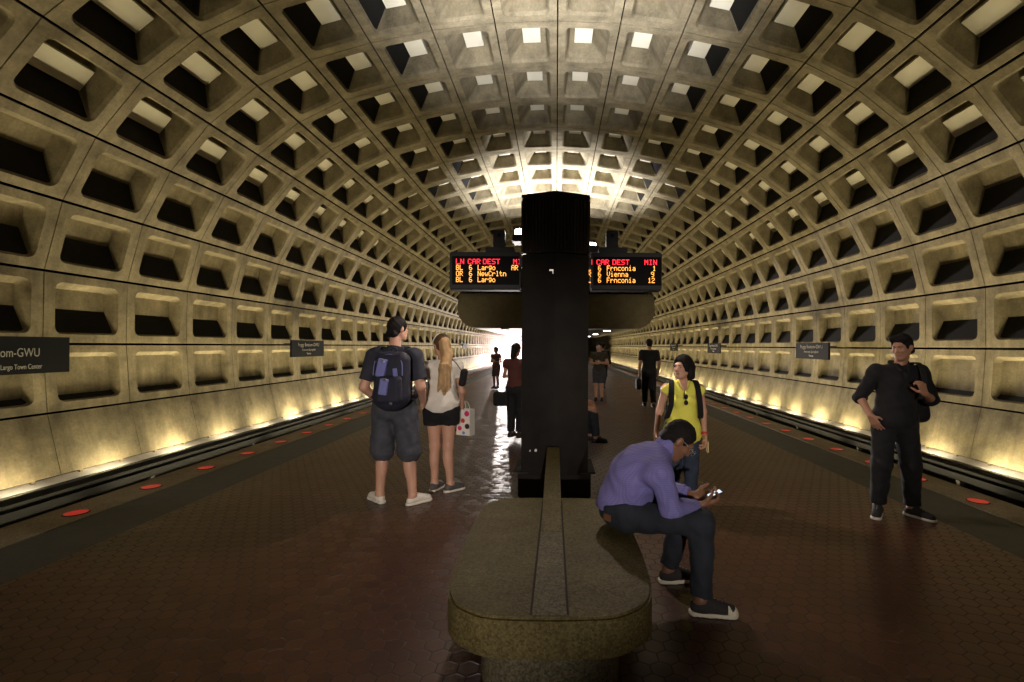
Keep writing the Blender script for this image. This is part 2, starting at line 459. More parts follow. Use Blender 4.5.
# ------------------------------------------------------------------ platform, ledges, tracks
PC = -.05
YA, YB = -10.0, 90.0
e1, e2, e3 = 4.68, 4.21, 3.57
tag(box('floor', PC - e3, PC + e3, YA, YB, -.25, 0, M['tile']), kind='structure')
tag(box('floor_base', PC - e1 + .25, PC + e1 - .25, YA, YB, -1.15, -.25, M['trackbed']), kind='structure')
i = 0
for s in (-1, 1):
    i += 1
    x = sorted((PC + s * e3, PC + s * e2))
    bm = bmesh.new(); addbox(bm, x[0], x[1], YA, YB, -.25, 0.0)
    tag(bmobj('trim_%d' % i, bm, M['tactile']), kind='structure')
    i += 1
    x = sorted((PC + s * e2, PC + s * e1))
    tag(box('trim_%d' % i, x[0], x[1], YA, YB, -.25, .004, M['granite'], bevel=.006), kind='structure')
for s, nm in ((-1, 'left'), (1, 'right')):
    # ledge with the lighting trough
    bm = bmesh.new()
    pts = [(7.71, -1.3), (7.71, -.625), (7.755, -.625), (7.755, -.75), (7.975, -.75), (7.975, -.668), (7.99, -.664), (7.99, -1.3)]
    if s < 0: pts = [(-x, z) for x, z in pts][::-1]
    addprism_y(bm, pts, YA, YB)
    tag(bmobj('trim_trough_' + nm, bm, M['trackbed']), kind='structure')
    bm = bmesh.new()
    pts = [(7.99, -1.3), (7.99, -.664), (8.19, -.602), (8.19, -1.3)]
    if s < 0: pts = [(-x, z) for x, z in pts][::-1]
    addprism_y(bm, pts, YA, YB)
    tag(bmobj('trim_ledge_' + nm, bm, M['ledge']), kind='structure')
    tag(box('floor_track_' + nm, *sorted((s * 4.3, s * 8.4)), YA, YB, -1.3, -1.15, M['trackbed']), kind='structure')
    # small posts that hold the bottom of the wall panels
    bm = bmesh.new()
    for k in range(K0 * 2, K1 * 2):
        y = Y0 + PITCH * (k + .5) / 2
        addbox(bm, *sorted((s * 8.13, s * 8.19)), y - .025, y + .025, -.65, -.53)
    tag(bmobj('baseboard_' + nm, bm, M['concrete']), kind='structure')
    for r, xr in enumerate((5.55, 6.98)):
        bm = bmesh.new(); x = s * xr
        addbox(bm, x - .07, x + .07, YA, YB, -1.15, -1.13); addbox(bm, x - .01, x + .01, YA, YB, -1.13, -1.02); addbox(bm, x - .037, x + .037, YA, YB, -1.02, -.985)
        tag(bmobj('track_rail', bm, M['rail']), '%s running rail of the %s-hand track' % (('platform-side', 'wall-side')[r], nm), 'rail', 'track rails')
    t = empty('third_rail', (s * 7.55, 0, -1.16))
    tag(t, 'covered power rail beside the ledge under the %s-hand wall' % nm, 'rail')
    yb = 64 if s < 0 else YB
    bm = bmesh.new(); addbox(bm, -.035, .035, YA, yb, .28, .40)
    bmobj('power_rail', bm, M['rail_black'], t)
    bm = bmesh.new(); addprism_y(bm, [(-.11, .48), (.11, .48), (.11, .53), (-.09, .55), (-.11, .53)], YA, yb)
    bmobj('cover_board', bm, M['rail_black'], t)
    for y in np.arange(YA + 1, YB - 1, 3.0):
        box('bracket', -.05, .05, y - .04, y + .04, 0, .28, M['cover'], t) if y < 24 else None

# red edge lights
def edge_light():
    t = empty('platform_edge_light')
    bm = bmesh.new()
    bmesh.ops.create_circle(bm, cap_ends=False, segments=24, radius=.098)
    inner = bmesh.ops.extrude_edge_only(bm, edges=bm.edges[:])['geom']
    for v in [g for g in inner if isinstance(g, bmesh.types.BMVert)]:
        v.co = Vector((v.co.x * .9, v.co.y * .9, .006))
    bmobj('rim', bm, M['cover'], t)
    bm = bmesh.new(); addcyl(bm, (0, 0, .002), .089, .006, 24)
    bmobj('lens', bm, M['red_lens'], t)
    return t
proto = edge_light(); first = True
for s, y0, nm in ((-1, 4.487, 'left'), (1, 4.97, 'right')):
    for i in range(30):
        if first: t = proto; first = False
        else:
            t = proto.copy(); COL.objects.link(t)
            for ch in proto.children:
                c = ch.copy(); COL.objects.link(c); c.parent = t
        t.location = (PC + s * 4.40, y0 + .832 * i - .0, .004)
        tag(t, '%s round red light from the near end of the granite edge by the %s-hand track' % (ORD[i], nm), 'light', 'red lights along the %s-hand platform edge' % nm)

# ------------------------------------------------------------------ mezzanine and far end
MZ0, MZ1 = 36.4, 74.0
pts = [(-7.35, 5.35)]
for i in range(7):
    a = PI + (PI / 2) * i / 6
    pts.append((-6.0 + 1.45 * math.cos(a), 4.35 + 1.45 * math.sin(a)))
pts = pts + [(-x, z) for x, z in pts[::-1]]
bm = bmesh.new(); addprism_y(bm, pts, MZ0, MZ1)
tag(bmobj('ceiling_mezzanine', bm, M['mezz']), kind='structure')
bm = bmesh.new(); addbox(bm, -7.3, 7.3, MZ0 + .02, MZ0 + .25, 5.35, 5.52)
tag(bmobj('trim_5', bm, M['mezz'], bevel=.04), kind='structure')
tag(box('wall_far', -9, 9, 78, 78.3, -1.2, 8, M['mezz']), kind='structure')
n = 0
for s, nm in ((-1, 'left'), (1, 'right')):
    for i, y in enumerate((38, 49, 60)):
        t = empty('ceiling_lamp', (s * 4.0, y, 2.9))
        tag(t, '%s bright lamp under the mezzanine along the %s-hand side' % (('nearest', 'second', 'third', 'fourth')[i], nm), 'lamp', 'lamps under the mezzanine')
        bm = bmesh.new(); addbox(bm, -.30, .30, -.16, .16, -.10, 0)
        bmobj('housing', bm, M['steel'], t, bevel=.02)
        bm = bmesh.new(); addbox(bm, -.25, .25, -.12, .12, -.14, -.10)
        bmobj('diffuser', bm, M['lamp'], t)

# ------------------------------------------------------------------ pylon
def pylon(y, label, flood):
    t = empty('station_pylon', (-.01, y, 0)); tag(t, label, 'pylon')
    w = .345
    hexa = [(-w, -.26), (0, -.40), (w, -.26), (w, .26), (0, .40), (-w, .26)]
    def sc(k): return [(x * k, yy * k) for x, yy in hexa]
    bm = bmesh.new(); addprism(bm, [(x * 1.10, yy * .9) for x, yy in hexa], 0, .27)
    bmobj('plinth', bm, M['bronze'], t, bevel=.012)
    for s in (-1, 1):
        box('foot_plate', *sorted((s * .27, s * .42)), -.30, .30, .27, .285, M['cover'], t)
    bm = bmesh.new(); addprism(bm, sc(1.0), .27, 2.52)
    bmobj('shaft', bm, M['bronze'], t, bevel=.008)
    # ribbed head
    bm = bmesh.new(); addprism(bm, sc(1.0), 2.53, 3.10)
    h = bmobj('ribbed_head', bm, M['bronze2'], t)
    bm = bmesh.new()
    for i in range(6):
        p, q = Vector(hexa[i]), Vector(hexa[(i + 1) % 6])
        L = (q - p).length; n = max(2, int(L / .035)); d = (q - p).normalized(); nn = Vector((d.y, -d.x))
        for k in range(n):
            c = p + (q - p) * ((k + .5) / n)
            a = c - d * .009; b = c + d * .009
            addprism(bm, [tuple(a), tuple(a + nn * .012), tuple(b + nn * .012), tuple(b)], 2.55, 3.08)
    bmobj('ribs', bm, M['bronze2'], h)
    bm = bmesh.new(); addprism(bm, sc(1.03), 3.10, 3.14)
    bmobj('cap', bm, M['bronze'], t, bevel=.005)
    bm = bmesh.new(); addbox(bm, -.06, -.02, -.402, -.385, 2.335, 2.35); addbox(bm, -.03, -.02, -.404, -.386, 2.305, 2.35)
    bmobj('small_mark', bm, M['steel'], t)  # small steel mark on the shaft front
    bm = bmesh.new(); addcyl(bm, (-.19, -.335, .52), .014, .03, 12, 'Y')
    bmobj('lock', bm, M['steel'], t)
    bm = bmesh.new(); addcyl(bm, (-.25, -.315, .51), .008, .03, 12, 'Y')
    bmobj('lock', bm, M['steel'], t)
    if flood:
        fx = -.40
        f = box('floodlight', fx - .10, fx + .10, .29, .53, 2.78, 2.86, M['bronze'], t, bevel=.01)
        bm = bmesh.new(); addcyl(bm, (fx, .41, 2.90), .075, .07, 20)
        bmobj('lens', bm, M['flood'], f)
        fx = .40
        f = box('floodlight', fx - .10, fx + .10, .29, .53, 2.66, 2.74, M['bronze'], t, bevel=.01)
        bm = bmesh.new(); addcyl(bm, (fx, .41, 2.76), .075, .04, 20)
        bmobj('lens', bm, M['lamp'], f)
        for s in (-1, 1):
            q = bmesh.new(); addbox(q, *sorted((s * .346, s * .374)), -.26, -.12, 2.40, 2.50)
            bmobj('added_flank_lamp', q, M['bronze'], t, bevel=.004)  # added housing for the flank fill light
    return t
PY = 5.25
pylon(PY, 'tall dark bronze pylon with ribbed head behind the granite bench', True)
pylon(18.6, 'farther dark bronze pylon hidden behind the near pylon', True)
pylon(-8.1, 'added dark bronze pylon, unseen behind the viewer', True)  # unseen pylon, added to carry the fill beams on the people

# ------------------------------------------------------------------ LED boards
GL = {
 'L': '10000 10000 10000 10000 10000 10000 11111', 'N': '10001 11001 11001 10101 10011 10011 10001', 'C': '01110 10001 10000 10000 10000 10001 01110',
 'A': '01110 10001 10001 11111 10001 10001 10001', 'R': '11110 10001 10001 11110 10100 10010 10001', 'D': '11110 10001 10001 10001 10001 10001 11110',
 'E': '11111 10000 10000 11110 10000 10000 11111', 'S': '01111 10000 10000 01110 00001 00001 11110', 'T': '11111 00100 00100 00100 00100 00100 00100',
 'M': '10001 11011 10101 10101 10001 10001 10001', 'I': '01110 00100 00100 00100 00100 00100 01110', 'B': '11110 10001 10001 11110 10001 10001 11110',
 'O': '01110 10001 10001 10001 10001 10001 01110', 'F': '11111 10000 10000 11110 10000 10000 10000', 'V': '10001 10001 10001 10001 10001 01010 00100',
 '6': '01110 10000 10000 11110 10001 10001 01110', '1': '00100 01100 00100 00100 00100 00100 01110', '2': '01110 10001 00001 00110 01000 10000 11111',
 '9': '01110 10001 10001 01111 00001 00001 01110', 'a': '00000 00000 01110 00001 01111 10001 01111', 'r': '00000 00000 10110 11001 10000 10000 10000',
 'g': '00000 01111 10001 10001 01111 00001 01110', 'o': '00000 00000 01110 10001 10001 10001 01110', 'e': '00000 00000 01110 10001 11111 10000 01110',
 'w': '00000 00000 10001 10001 10101 10101 01010', 'l': '01100 00100 00100 00100 00100 00100 01110', 't': '01000 01000 11110 01000 01000 01001 00110',
 'n': '00000 00000 11110 10001 10001 10001 10001', 'c': '00000 00000 01111 10000 10000 10000 01111', 'i': '00100 00000 01100 00100 00100 00100 01110'}
def led_word(s_, x0, z0, px, pz, y, m, parent):
    bm = bmesh.new()
    for i, ch in enumerate(s_):
        for r, row in enumerate(GL[ch].split()):
            for c, b in enumerate(row):
                if b == '1':
                    x = x0 + (i * 6 + c) * px; z = z0 - r * pz
                    addbox(bm, x - px * .46, x + px * .46, y - .004, y, z - pz * .46, z + pz * .46)
    return bmobj('lettering', bm, m, parent)
def led_board(xl, xr, label, rows, postx):
    y = PY + .10
    t = empty('departure_board', ((xl + xr) / 2, y, 2.21)); tag(t, label, 'sign', 'lit departure boards on the pylon')
    a, b = xl - t.location.x, xr - t.location.x
    box('housing', a, b, 0, .16, 0, .41, M['black'], t, bevel=.012)
    box('bottom_trim', a + .01, b - .01, -.006, .165, -.012, .002, M['cover'], t)
    box('display_panel', a + .03, b - .01, -.006, .004, .045, .36, M['display'], t)
    yy = y - .01
    for r, segs in enumerate(rows):
        for px_img, word in segs:
            led_word(word, (px_img - VPX) * yy / F_PX - t.location.x, .325 - r * .0665, .0081 if r == 0 else .0067, .0082, -.008, M['led_red'] if r == 0 else M['led_amber'], t)
    p = box('hanger_post', postx - t.location.x - .065, postx - t.location.x + .065, .02, .14, .47, .66, M['black'], t, bevel=.008)
    box('hanger_flange', postx - t.location.x - .15, postx - t.location.x + .17, .01, .15, .41, .47, M['black'], t, bevel=.008)
    bm = bmesh.new(); addcyl(bm, (postx - t.location.x, .016, .60), .02, .012, 16, 'Y')
    bmobj('lens', bm, M['glass'], p)
led_board(-1.185, -.40, 'lit departure board left of the pylon listing three trains, first to Largo',
          [[(455.9, 'LN'), (467.8, 'CAR'), (483, 'DEST'), (513.2, 'MI')], [(456, 'BL'), (469, '6'), (477.6, 'Largo'), (511.3, 'AR')],
           [(456, 'OR'), (469, '6'), (477.6, 'NewCrltn')], [(456, 'BL'), (469, '6'), (477.6, 'Largo')]], -.64)
led_board(.38, 1.17, 'lit departure board right of the pylon listing three trains, first to Frnconia',
          [[(588.4, 'N'), (596.5, 'CAR'), (612.4, 'DEST'), (644.4, 'MIN')], [(587.8, 'L'), (598, '6'), (606.8, 'Frnconia'), (652.7, '1')],
           [(588, 'R'), (598, '6'), (606.8, 'Vienna'), (651, '9')], [(587.8, 'L'), (598, '6'), (606.8, 'Frnconia'), (648, '12')]], .62)

# ------------------------------------------------------------------ wall signs
def wall_sign(side, y, label, lines, w=1.9, h=.42, z=1.18, group='station name signs on the walls'):
    x = side * 7.95
    t = empty('station_sign', (x, y, z), PI / 2 if side < 0 else -PI / 2)
    tag(t, label, 'sign', group)
    box('board', -w / 2, w / 2, -.03, .03, 0, h, M['sign'], t, bevel=.004)
    for k in (-.3, .3):
        box('bracket', k * w - .03, k * w + .03, .03, .42, h - .16, h - .1, M['black'], t)
    for (body, size, zz, align, xx, *sx) in lines:
        text('lettering', body, size, M['white_text'], t, (xx, -.033, zz), (PI / 2, 0, 0), align, *sx)
def at_y(px, X): return F_PX * X / abs(px - VPX)
yl = at_y(68, 7.95)
wall_sign(-1, yl - 1.0, 'long dark station name sign on the left-hand wall, cut off by the frame',
          [('Foggy Bottom-GWU', .185, .26, 'RIGHT', .545, .70), ('Largo Town Center', .105, .075, 'RIGHT', .575, .66)], w=2.0, h=.56, z=1.12)
def small_lines(w): return [('Foggy Bottom-GWU', .155, .33, 'CENTER', 0), ('Franconia-Springfield', .10, .19, 'CENTER', 0), ('Vienna', .10, .07, 'CENTER', 0)]
wall_sign(-1, at_y(308, 7.95), 'reddish station name sign on the left-hand wall left of the man with the backpack', small_lines(2), w=2.0, h=.52, z=1.20)
wall_sign(1, at_y(812, 7.95), 'dark station name sign on the right-hand wall near the man in black', small_lines(2), w=1.9, h=.5, z=1.22)
wall_sign(1, at_y(714, 7.95), 'dark station name sign on the right-hand wall beyond the woman in yellow', small_lines(2), w=1.9, h=.5, z=1.26)
wall_sign(1, at_y(674, 7.95), 'farthest small dark sign on the right-hand wall, beside the walking man', small_lines(2), w=1.9, h=.5, z=1.30)
wall_sign(-1, at_y(465, 7.95), 'far pale sign on the left-hand wall beyond the blond woman', small_lines(2), w=1.9, h=.5, z=1.30)

# ------------------------------------------------------------------ granite bench
def bench(y, label, rz=0.0):
    t = empty('granite_bench', (-.022, y, 0), rz); tag(t, label, 'bench', 'granite benches along the platform')
    half = [(0, .0), (.014, .25), (.075, .37), (.149, .44), (.265, .478), (.49, .497), (.97, .50), (1.30, .49), (1.476, .462), (1.56, .39), (1.60, .24), (1.605, 0)]
    def outl(k):
        right = [(p.x, p.y) for p in spline([(x, y, 0) for y, x in half], 5)]
        pts = right + [(-x, y) for x, y in right[-2:0:-1]]
        return [(x * k, .8 + (y - .8) * (1 - (1 - k) * .55)) for x, y in pts]
    bm = bmesh.new(); addprism(bm, outl(1.0), .27, .45)
    bmobj('seat_slab', bm, M['bench'], t, bevel=.012)
    bm = bmesh.new(); addprism(bm, outl(.70), 0, .27)
    bmobj('base', bm, M['bench_dark'], t)
    bm = bmesh.new()
    v = [(-.073, .028, .4485), (.073, .028, .4485), (.062, .93, .4485), (-.062, .93, .4485)]
    addprism(bm, [(a, b) for a, b, c in v], .4485, .4535)
    bmobj('centre_inlay', bm, M['bench_dark'], t)
    bm = bmesh.new()
    for s in (-1, 1):
        addprism(bm, sorted([(s * .073, .028), (s * .083, .028), (s * .070, 1.5), (s * .060, 1.5)]) if 0 else ([(s * .073, .028), (s * .083, .028), (s * .072, 1.54), (s * .062, 1.54)] if s > 0 else [(s * .083, .028), (s * .073, .028), (s * .062, 1.54), (s * .072, 1.54)]), .4495, .4518)
    bmobj('joint_line', bm, M['joint'], t)
    bm = bmesh.new()
    P = [(-.064, .93, .40), (.064, .93, .40), (.064, .93, .456), (-.064, .93, .456), (-.060, 2.68, .40), (.060, 2.68, .40), (.060, 2.68, .60), (-.060, 2.68, .60)]
    vs = [bm.verts.new(p) for p in P]
    for f in ((0, 1, 2, 3), (4, 7, 6, 5), (0, 4, 5, 1), (1, 5, 6, 2), (2, 6, 7, 3), (3, 7, 4, 0)): bm.faces.new([vs[i] for i in f])
    bmobj('spine', bm, M['bench'], t, bevel=.004)
    return t
bench(2.0, 'rounded granite bench in front with the man in the checked shirt on it')
bench(2 * PY - 2.0, 'rounded granite bench behind the pylon with a person on it', PI)

# ------------------------------------------------------------------ the train
t = empty('metro_train', (-6.25, 66, -.98)); tag(t, 'metro train arriving at the left-hand platform with glaring headlights', 'train')
bm = bmesh.new()
prof_t = [(-1.4, .25), (-1.43, 1.2), (-1.4, 2.3), (-1.22, 3.05), (-.85, 3.3), (.85, 3.3), (1.22, 3.05), (1.4, 2.3), (1.43, 1.2), (1.4, .25)]
addprism_y(bm, prof_t, 0, 22)
bmobj('body', bm, M['train'], t, bevel=.05)
for s in (-1, 1): box('windshield', *sorted((s * .42, s * 1.2)), -.03, .02, 1.75, 2.7, M['glass'], t, bevel=.02)
bm = bmesh.new(); addbox(bm, -.36, .36, -.035, .02, .6, 2.75)
d = bmobj('end_door', bm, M['train'], t, bevel=.02)
box('door_window', -.26, .26, -.05, -.03, 1.8, 2.6, M['glass'], d)
box('bumper', -1.2, 1.2, -.35, 0, .3, .75, M['cover'], t, bevel=.04)
box('undercarriage', -1.2, 1.2, .6, 21, .02, .3, M['black'], t)
for s in (-1, 1):
    h = box('headlight', s * .98 - .26, s * .98 + .26, -.08, .02, 1.12, 1.36, M['black'], t, bevel=.02)
    bm = bmesh.new()
    for q in (-.12, .12): addcyl(bm, (s * .98 + q, -.085, 1.24), .095, .03, 20, 'Y')
    bmobj('lens', bm, M['head'], h)
# ------------------------------------------------------------------ soft-union solid modelling for figures, clothes and bags
V3 = lambda *a: np.array(a, float)
def nrm(v):
    v = np.asarray(v, float); return v / max(1e-9, np.linalg.norm(v))
class Solid:
    def __init__(s): s.ops = []
    def add(s, kind, data, k=.02, mode='u', clip=None): s.ops.append((kind, data, k, mode, clip or [])); return s
    def cone(s, a, b, ra, rb, k=.02, mode='u', clip=None): return s.add('c', (V3(*a), V3(*b), ra, rb), k, mode, clip)
    def ell(s, c, r, R=None, k=.02, mode='u', clip=None): return s.add('e', (V3(*c), V3(*r), np.eye(3) if R is None else R), k, mode, clip)
    def box(s, c, h, r, R=None, k=.01, mode='u', clip=None): return s.add('b', (V3(*c), V3(*h), r, np.eye(3) if R is None else R), k, mode, clip)
    def bounds(s, kind, d):
        if kind == 'c':
            a, b, ra, rb = d; return np.minimum(a - ra, b - rb), np.maximum(a + ra, b + rb)
        if kind == 'e':
            c, r, R = d; e = np.sqrt(((R * r) ** 2).sum(1)); return c - e, c + e
        c, h, r, R = d; e = np.abs(R) @ h; return c - e, c + e
    def mesh(s, name, h, m, parent=None, wr=0.0, wf=(40, 55, 35), gclip=None):
        lo = np.min([s.bounds(o[0], o[1])[0] for o in s.ops if o[3] == 'u'], 0) - 3 * h
        hi = np.max([s.bounds(o[0], o[1])[1] for o in s.ops if o[3] == 'u'], 0) + 3 * h
        n = np.ceil((hi - lo) / h).astype(int) + 1
        ax = [lo[i] + h * np.arange(n[i]) for i in range(3)]
        Fd = np.full(n, .2, np.float32)
        for kind, d, k, mode, clip in s.ops:
            b0, b1 = s.bounds(kind, d); pad = k + 2.5 * h
            i0 = np.maximum(0, np.floor((b0 - pad - lo) / h).astype(int)); i1 = np.minimum(n, np.ceil((b1 + pad - lo) / h).astype(int) + 1)
            if (i1 <= i0).any(): continue
            sl = tuple(slice(i0[i], i1[i]) for i in range(3))
            X, Y, Z = np.meshgrid(*[ax[i][sl[i]] for i in range(3)], indexing='ij', sparse=True)
            if kind == 'c':
                a, b, ra, rb = d; v = b - a; L2 = max(1e-9, v @ v)
                t = np.clip(((X - a[0]) * v[0] + (Y - a[1]) * v[1] + (Z - a[2]) * v[2]) / L2, 0, 1)
                D = np.sqrt((X - a[0] - t * v[0]) ** 2 + (Y - a[1] - t * v[1]) ** 2 + (Z - a[2] - t * v[2]) ** 2) - (ra + (rb - ra) * t)
            else:
                c, R = d[0], d[-1]
                p = [(X - c[0]) * R[0, i] + (Y - c[1]) * R[1, i] + (Z - c[2]) * R[2, i] for i in range(3)]
                if kind == 'e':
                    r = d[1]
                    k0 = np.sqrt(sum((p[i] / r[i]) ** 2 for i in range(3))); k1 = np.sqrt(sum((p[i] / r[i] ** 2) ** 2 for i in range(3)))
                    D = k0 * (k0 - 1) / np.maximum(k1, 1e-6)
                else:
                    hh, r = d[1], d[2]
                    q = [np.abs(p[i]) - hh[i] + r for i in range(3)]
                    D = np.sqrt(sum(np.maximum(x, 0) ** 2 for x in q)) + np.minimum(np.maximum(np.maximum(q[0], q[1]), q[2]), 0) - r
            for (cp, cn) in clip:
                D = np.maximum(D, (X - cp[0]) * cn[0] + (Y - cp[1]) * cn[1] + (Z - cp[2]) * cn[2])
            A = Fd[sl]
            if mode == 'u':
                if k > 0:
                    q = np.maximum(k - np.abs(A - D), 0) / k; Fd[sl] = np.minimum(A, D) - q * q * k * .25
                else: Fd[sl] = np.minimum(A, D)
            elif mode == 's':
                q = np.maximum(k - np.abs(A + D), 0) / max(k, 1e-6); Fd[sl] = np.maximum(A, -D) + q * q * k * .25
        X, Y, Z = np.meshgrid(*ax, indexing='ij', sparse=True)
        if wr > 0:
            Fd = Fd + wr * (np.sin(X * wf[0] + 2.1 * np.sin(Z * 17 + Y * 9)) * np.sin(Z * wf[2] + 1.7 * np.sin(X * 13 + Y * 21)) + .6 * np.sin(Y * wf[1] + Z * 23 + 1.3 * np.sin(X * 31)))
        for (cp, cn) in (gclip or []):
            Fd = np.maximum(Fd, (X - cp[0]) * cn[0] + (Y - cp[1]) * cn[1] + (Z - cp[2]) * cn[2])
        Fd[0] = Fd[-1] = .1; Fd[:, 0] = Fd[:, -1] = .1; Fd[:, :, 0] = Fd[:, :, -1] = .1
        return surface(name, Fd, lo, h, m, parent)

def surface(name, Fd, lo, h, m, parent):
    sg = Fd < 0
    n = np.array(Fd.shape) - 1
    cnt = np.zeros(n, np.int16)
    for dx in (0, 1):
        for dy in (0, 1):
            for dz in (0, 1):
                cnt += sg[dx:dx + n[0], dy:dy + n[1], dz:dz + n[2]]
    ci, cj, ck = np.nonzero((cnt > 0) & (cnt < 8))
    idx = np.full(n, -1, np.int64); idx[ci, cj, ck] = np.arange(len(ci))
    acc = np.zeros((len(ci), 3)); num = np.zeros(len(ci))
    C = [(x, y, z) for x in (0, 1) for y in (0, 1) for z in (0, 1)]
    for a in C:
        for ax_ in range(3):
            if a[ax_]: continue
            b = list(a); b[ax_] = 1
            fa = Fd[ci + a[0], cj + a[1], ck + a[2]]; fb = Fd[ci + b[0], cj + b[1], ck + b[2]]
            on = (fa < 0) != (fb < 0)
            t = np.where(on, fa / np.where(on, fa - fb, 1), 0)
            p = np.array(a, float)[None, :] + np.zeros((len(ci), 1)); p[:, ax_] += t
            acc += p * on[:, None]; num += on
    V = lo + h * (np.stack([ci, cj, ck], 1) + acc / num[:, None])
    Q = []
    for ax_ in range(3):
        o1, o2 = [(1, 2), (2, 0), (0, 1)][ax_]
        sl0 = [slice(None)] * 3; sl1 = [slice(None)] * 3
        sl0[ax_] = slice(0, -1); sl1[ax_] = slice(1, None)
        for o in (o1, o2):
            sl0[o] = slice(1, -1); sl1[o] = slice(1, -1)
        A, B = sg[tuple(sl0)], sg[tuple(sl1)]
        e = np.nonzero(A != B); inside = A[e]
        base = [e[0].copy(), e[1].copy(), e[2].copy()]
        for o in (o1, o2): base[o] += 1
        def cell(d1, d2):
            c = [b.copy() for b in base]; c[o1] -= d1; c[o2] -= d2
            return idx[c[0], c[1], c[2]]
        q = np.stack([cell(1, 1), cell(0, 1), cell(0, 0), cell(1, 0)], 1)
        q[~inside] = q[~inside][:, ::-1]
        Q.append(q)
    Q = np.concatenate(Q)
    me = bpy.data.meshes.new(name)
    me.vertices.add(len(V)); me.vertices.foreach_set('co', V.astype(np.float32).ravel())
    me.loops.add(len(Q) * 4); me.loops.foreach_set('vertex_index', Q.astype(np.int32).ravel())
    me.polygons.add(len(Q)); me.polygons.foreach_set('loop_start', np.arange(0, len(Q) * 4, 4, dtype=np.int32))
    me.update(calc_edges=True); me.validate()
    return link(name, me, m, parent, True)

def rotm(yaw=0, pitch=0, roll=0):
    """columns right, forward, up; yaw about up (left positive), pitch nods forward, roll tips to the right"""
    y, p, r = map(math.radians, (yaw, pitch, roll))
    Ry = np.array(((math.cos(y), -math.sin(y), 0), (math.sin(y), math.cos(y), 0), (0, 0, 1)))
    Rp = np.array(((1, 0, 0), (0, math.cos(-p), -math.sin(-p)), (0, math.sin(-p), math.cos(-p))))
    Rr = np.array(((math.cos(r), 0, math.sin(r)), (0, 1, 0), (-math.sin(r), 0, math.cos(r))))
    return Ry @ Rp @ Rr

def add_head(s, c, R, k=1.0, fem=False):
    c = V3(*c); P = lambda x, y, z: c + R @ (V3(x, y, z) * k)
    E = lambda p, r, kk=.02, mode='u': s.ell(P(*p), V3(*r) * k, R, kk * k, mode)
    E((0, -.012, .022), (.074, .094, .092))
    E((0, .03, -.035), (.058, .066, .085), .03)
    s.cone(P(0, .045, -.075), P(0, .074, -.098), .040 * k, (.017 if fem else .022) * k, .03 * k)
    for x in (-1, 1):
        s.cone(P(x * .048, .0, -.05), P(x * .024, .06, -.094), .020 * k, .016 * k, .025 * k)
        s.ell(P(x * .036, .068, -.022), V3(.02, .018, .018) * k, R, .02 * k)
    s.cone(P(-.032, .082, .024), P(.032, .082, .024), .012 * k, .012 * k, .015 * k)
    for x in (-1, 1): E((x * .032, .100, .003), (.016, .011, .007), .010, 's')
    s.cone(P(0, .088, .012), P(0, .107, -.026), .0085 * k, .0125 * k, .010 * k)
    for x in (-1, 1): s.ell(P(x * .012, .098, -.030), V3(.009, .010, .008) * k, R, .006 * k)
    s.cone(P(-.019, .087, -.058), P(.019, .087, -.058), .007 * k, .007 * k, .008 * k)
    s.cone(P(-.017, .085, -.068), P(.017, .085, -.068), .0075 * k, .0075 * k, .006 * k)
    for x in (-1, 1):
        Re = R @ rotm(0, 0, 0)
        s.ell(P(x * .077, -.008, -.008), V3(.011, .020, .032) * k, Re, .010 * k)

def head_details(c, R, k, parent, skin_lip='lip', brows=True, eyes=True):
    c = V3(*c); P = lambda x, y, z: c + R @ (V3(x, y, z) * k)
    for x in (-1, 1):
        if eyes:
            bm = bmesh.new(); bmesh.ops.create_uvsphere(bm, u_segments=16, v_segments=10, radius=.0100 * k, matrix=Matrix.Translation(P(x * .032, .0775, .002)))
            e = bmobj('eye', bm, M['eye'], parent, True)
            bm = bmesh.new(); bmesh.ops.create_uvsphere(bm, u_segments=12, v_segments=8, radius=.0058 * k, matrix=Matrix.Translation(P(x * .032, .0825, .001)))
            bmobj('iris', bm, M['iris'], e, True)
        if brows:
            s = Solid(); s.cone(P(x * .016, .0965, .021), P(x * .044, .085, .024), .0042 * k, .003 * k)
            s.mesh('eyebrow', .0025, M['hair'], parent)
    s = Solid(); s.cone(P(-.018, .0905, -.060), P(.018, .0905, -.060), .0052 * k, .0052 * k, .004).cone(P(-.016, .0895, -.068), P(.016, .0895, -.068), .0062 * k, .0062 * k, .003)
    s.mesh('lips', .0025, M[skin_lip], parent)

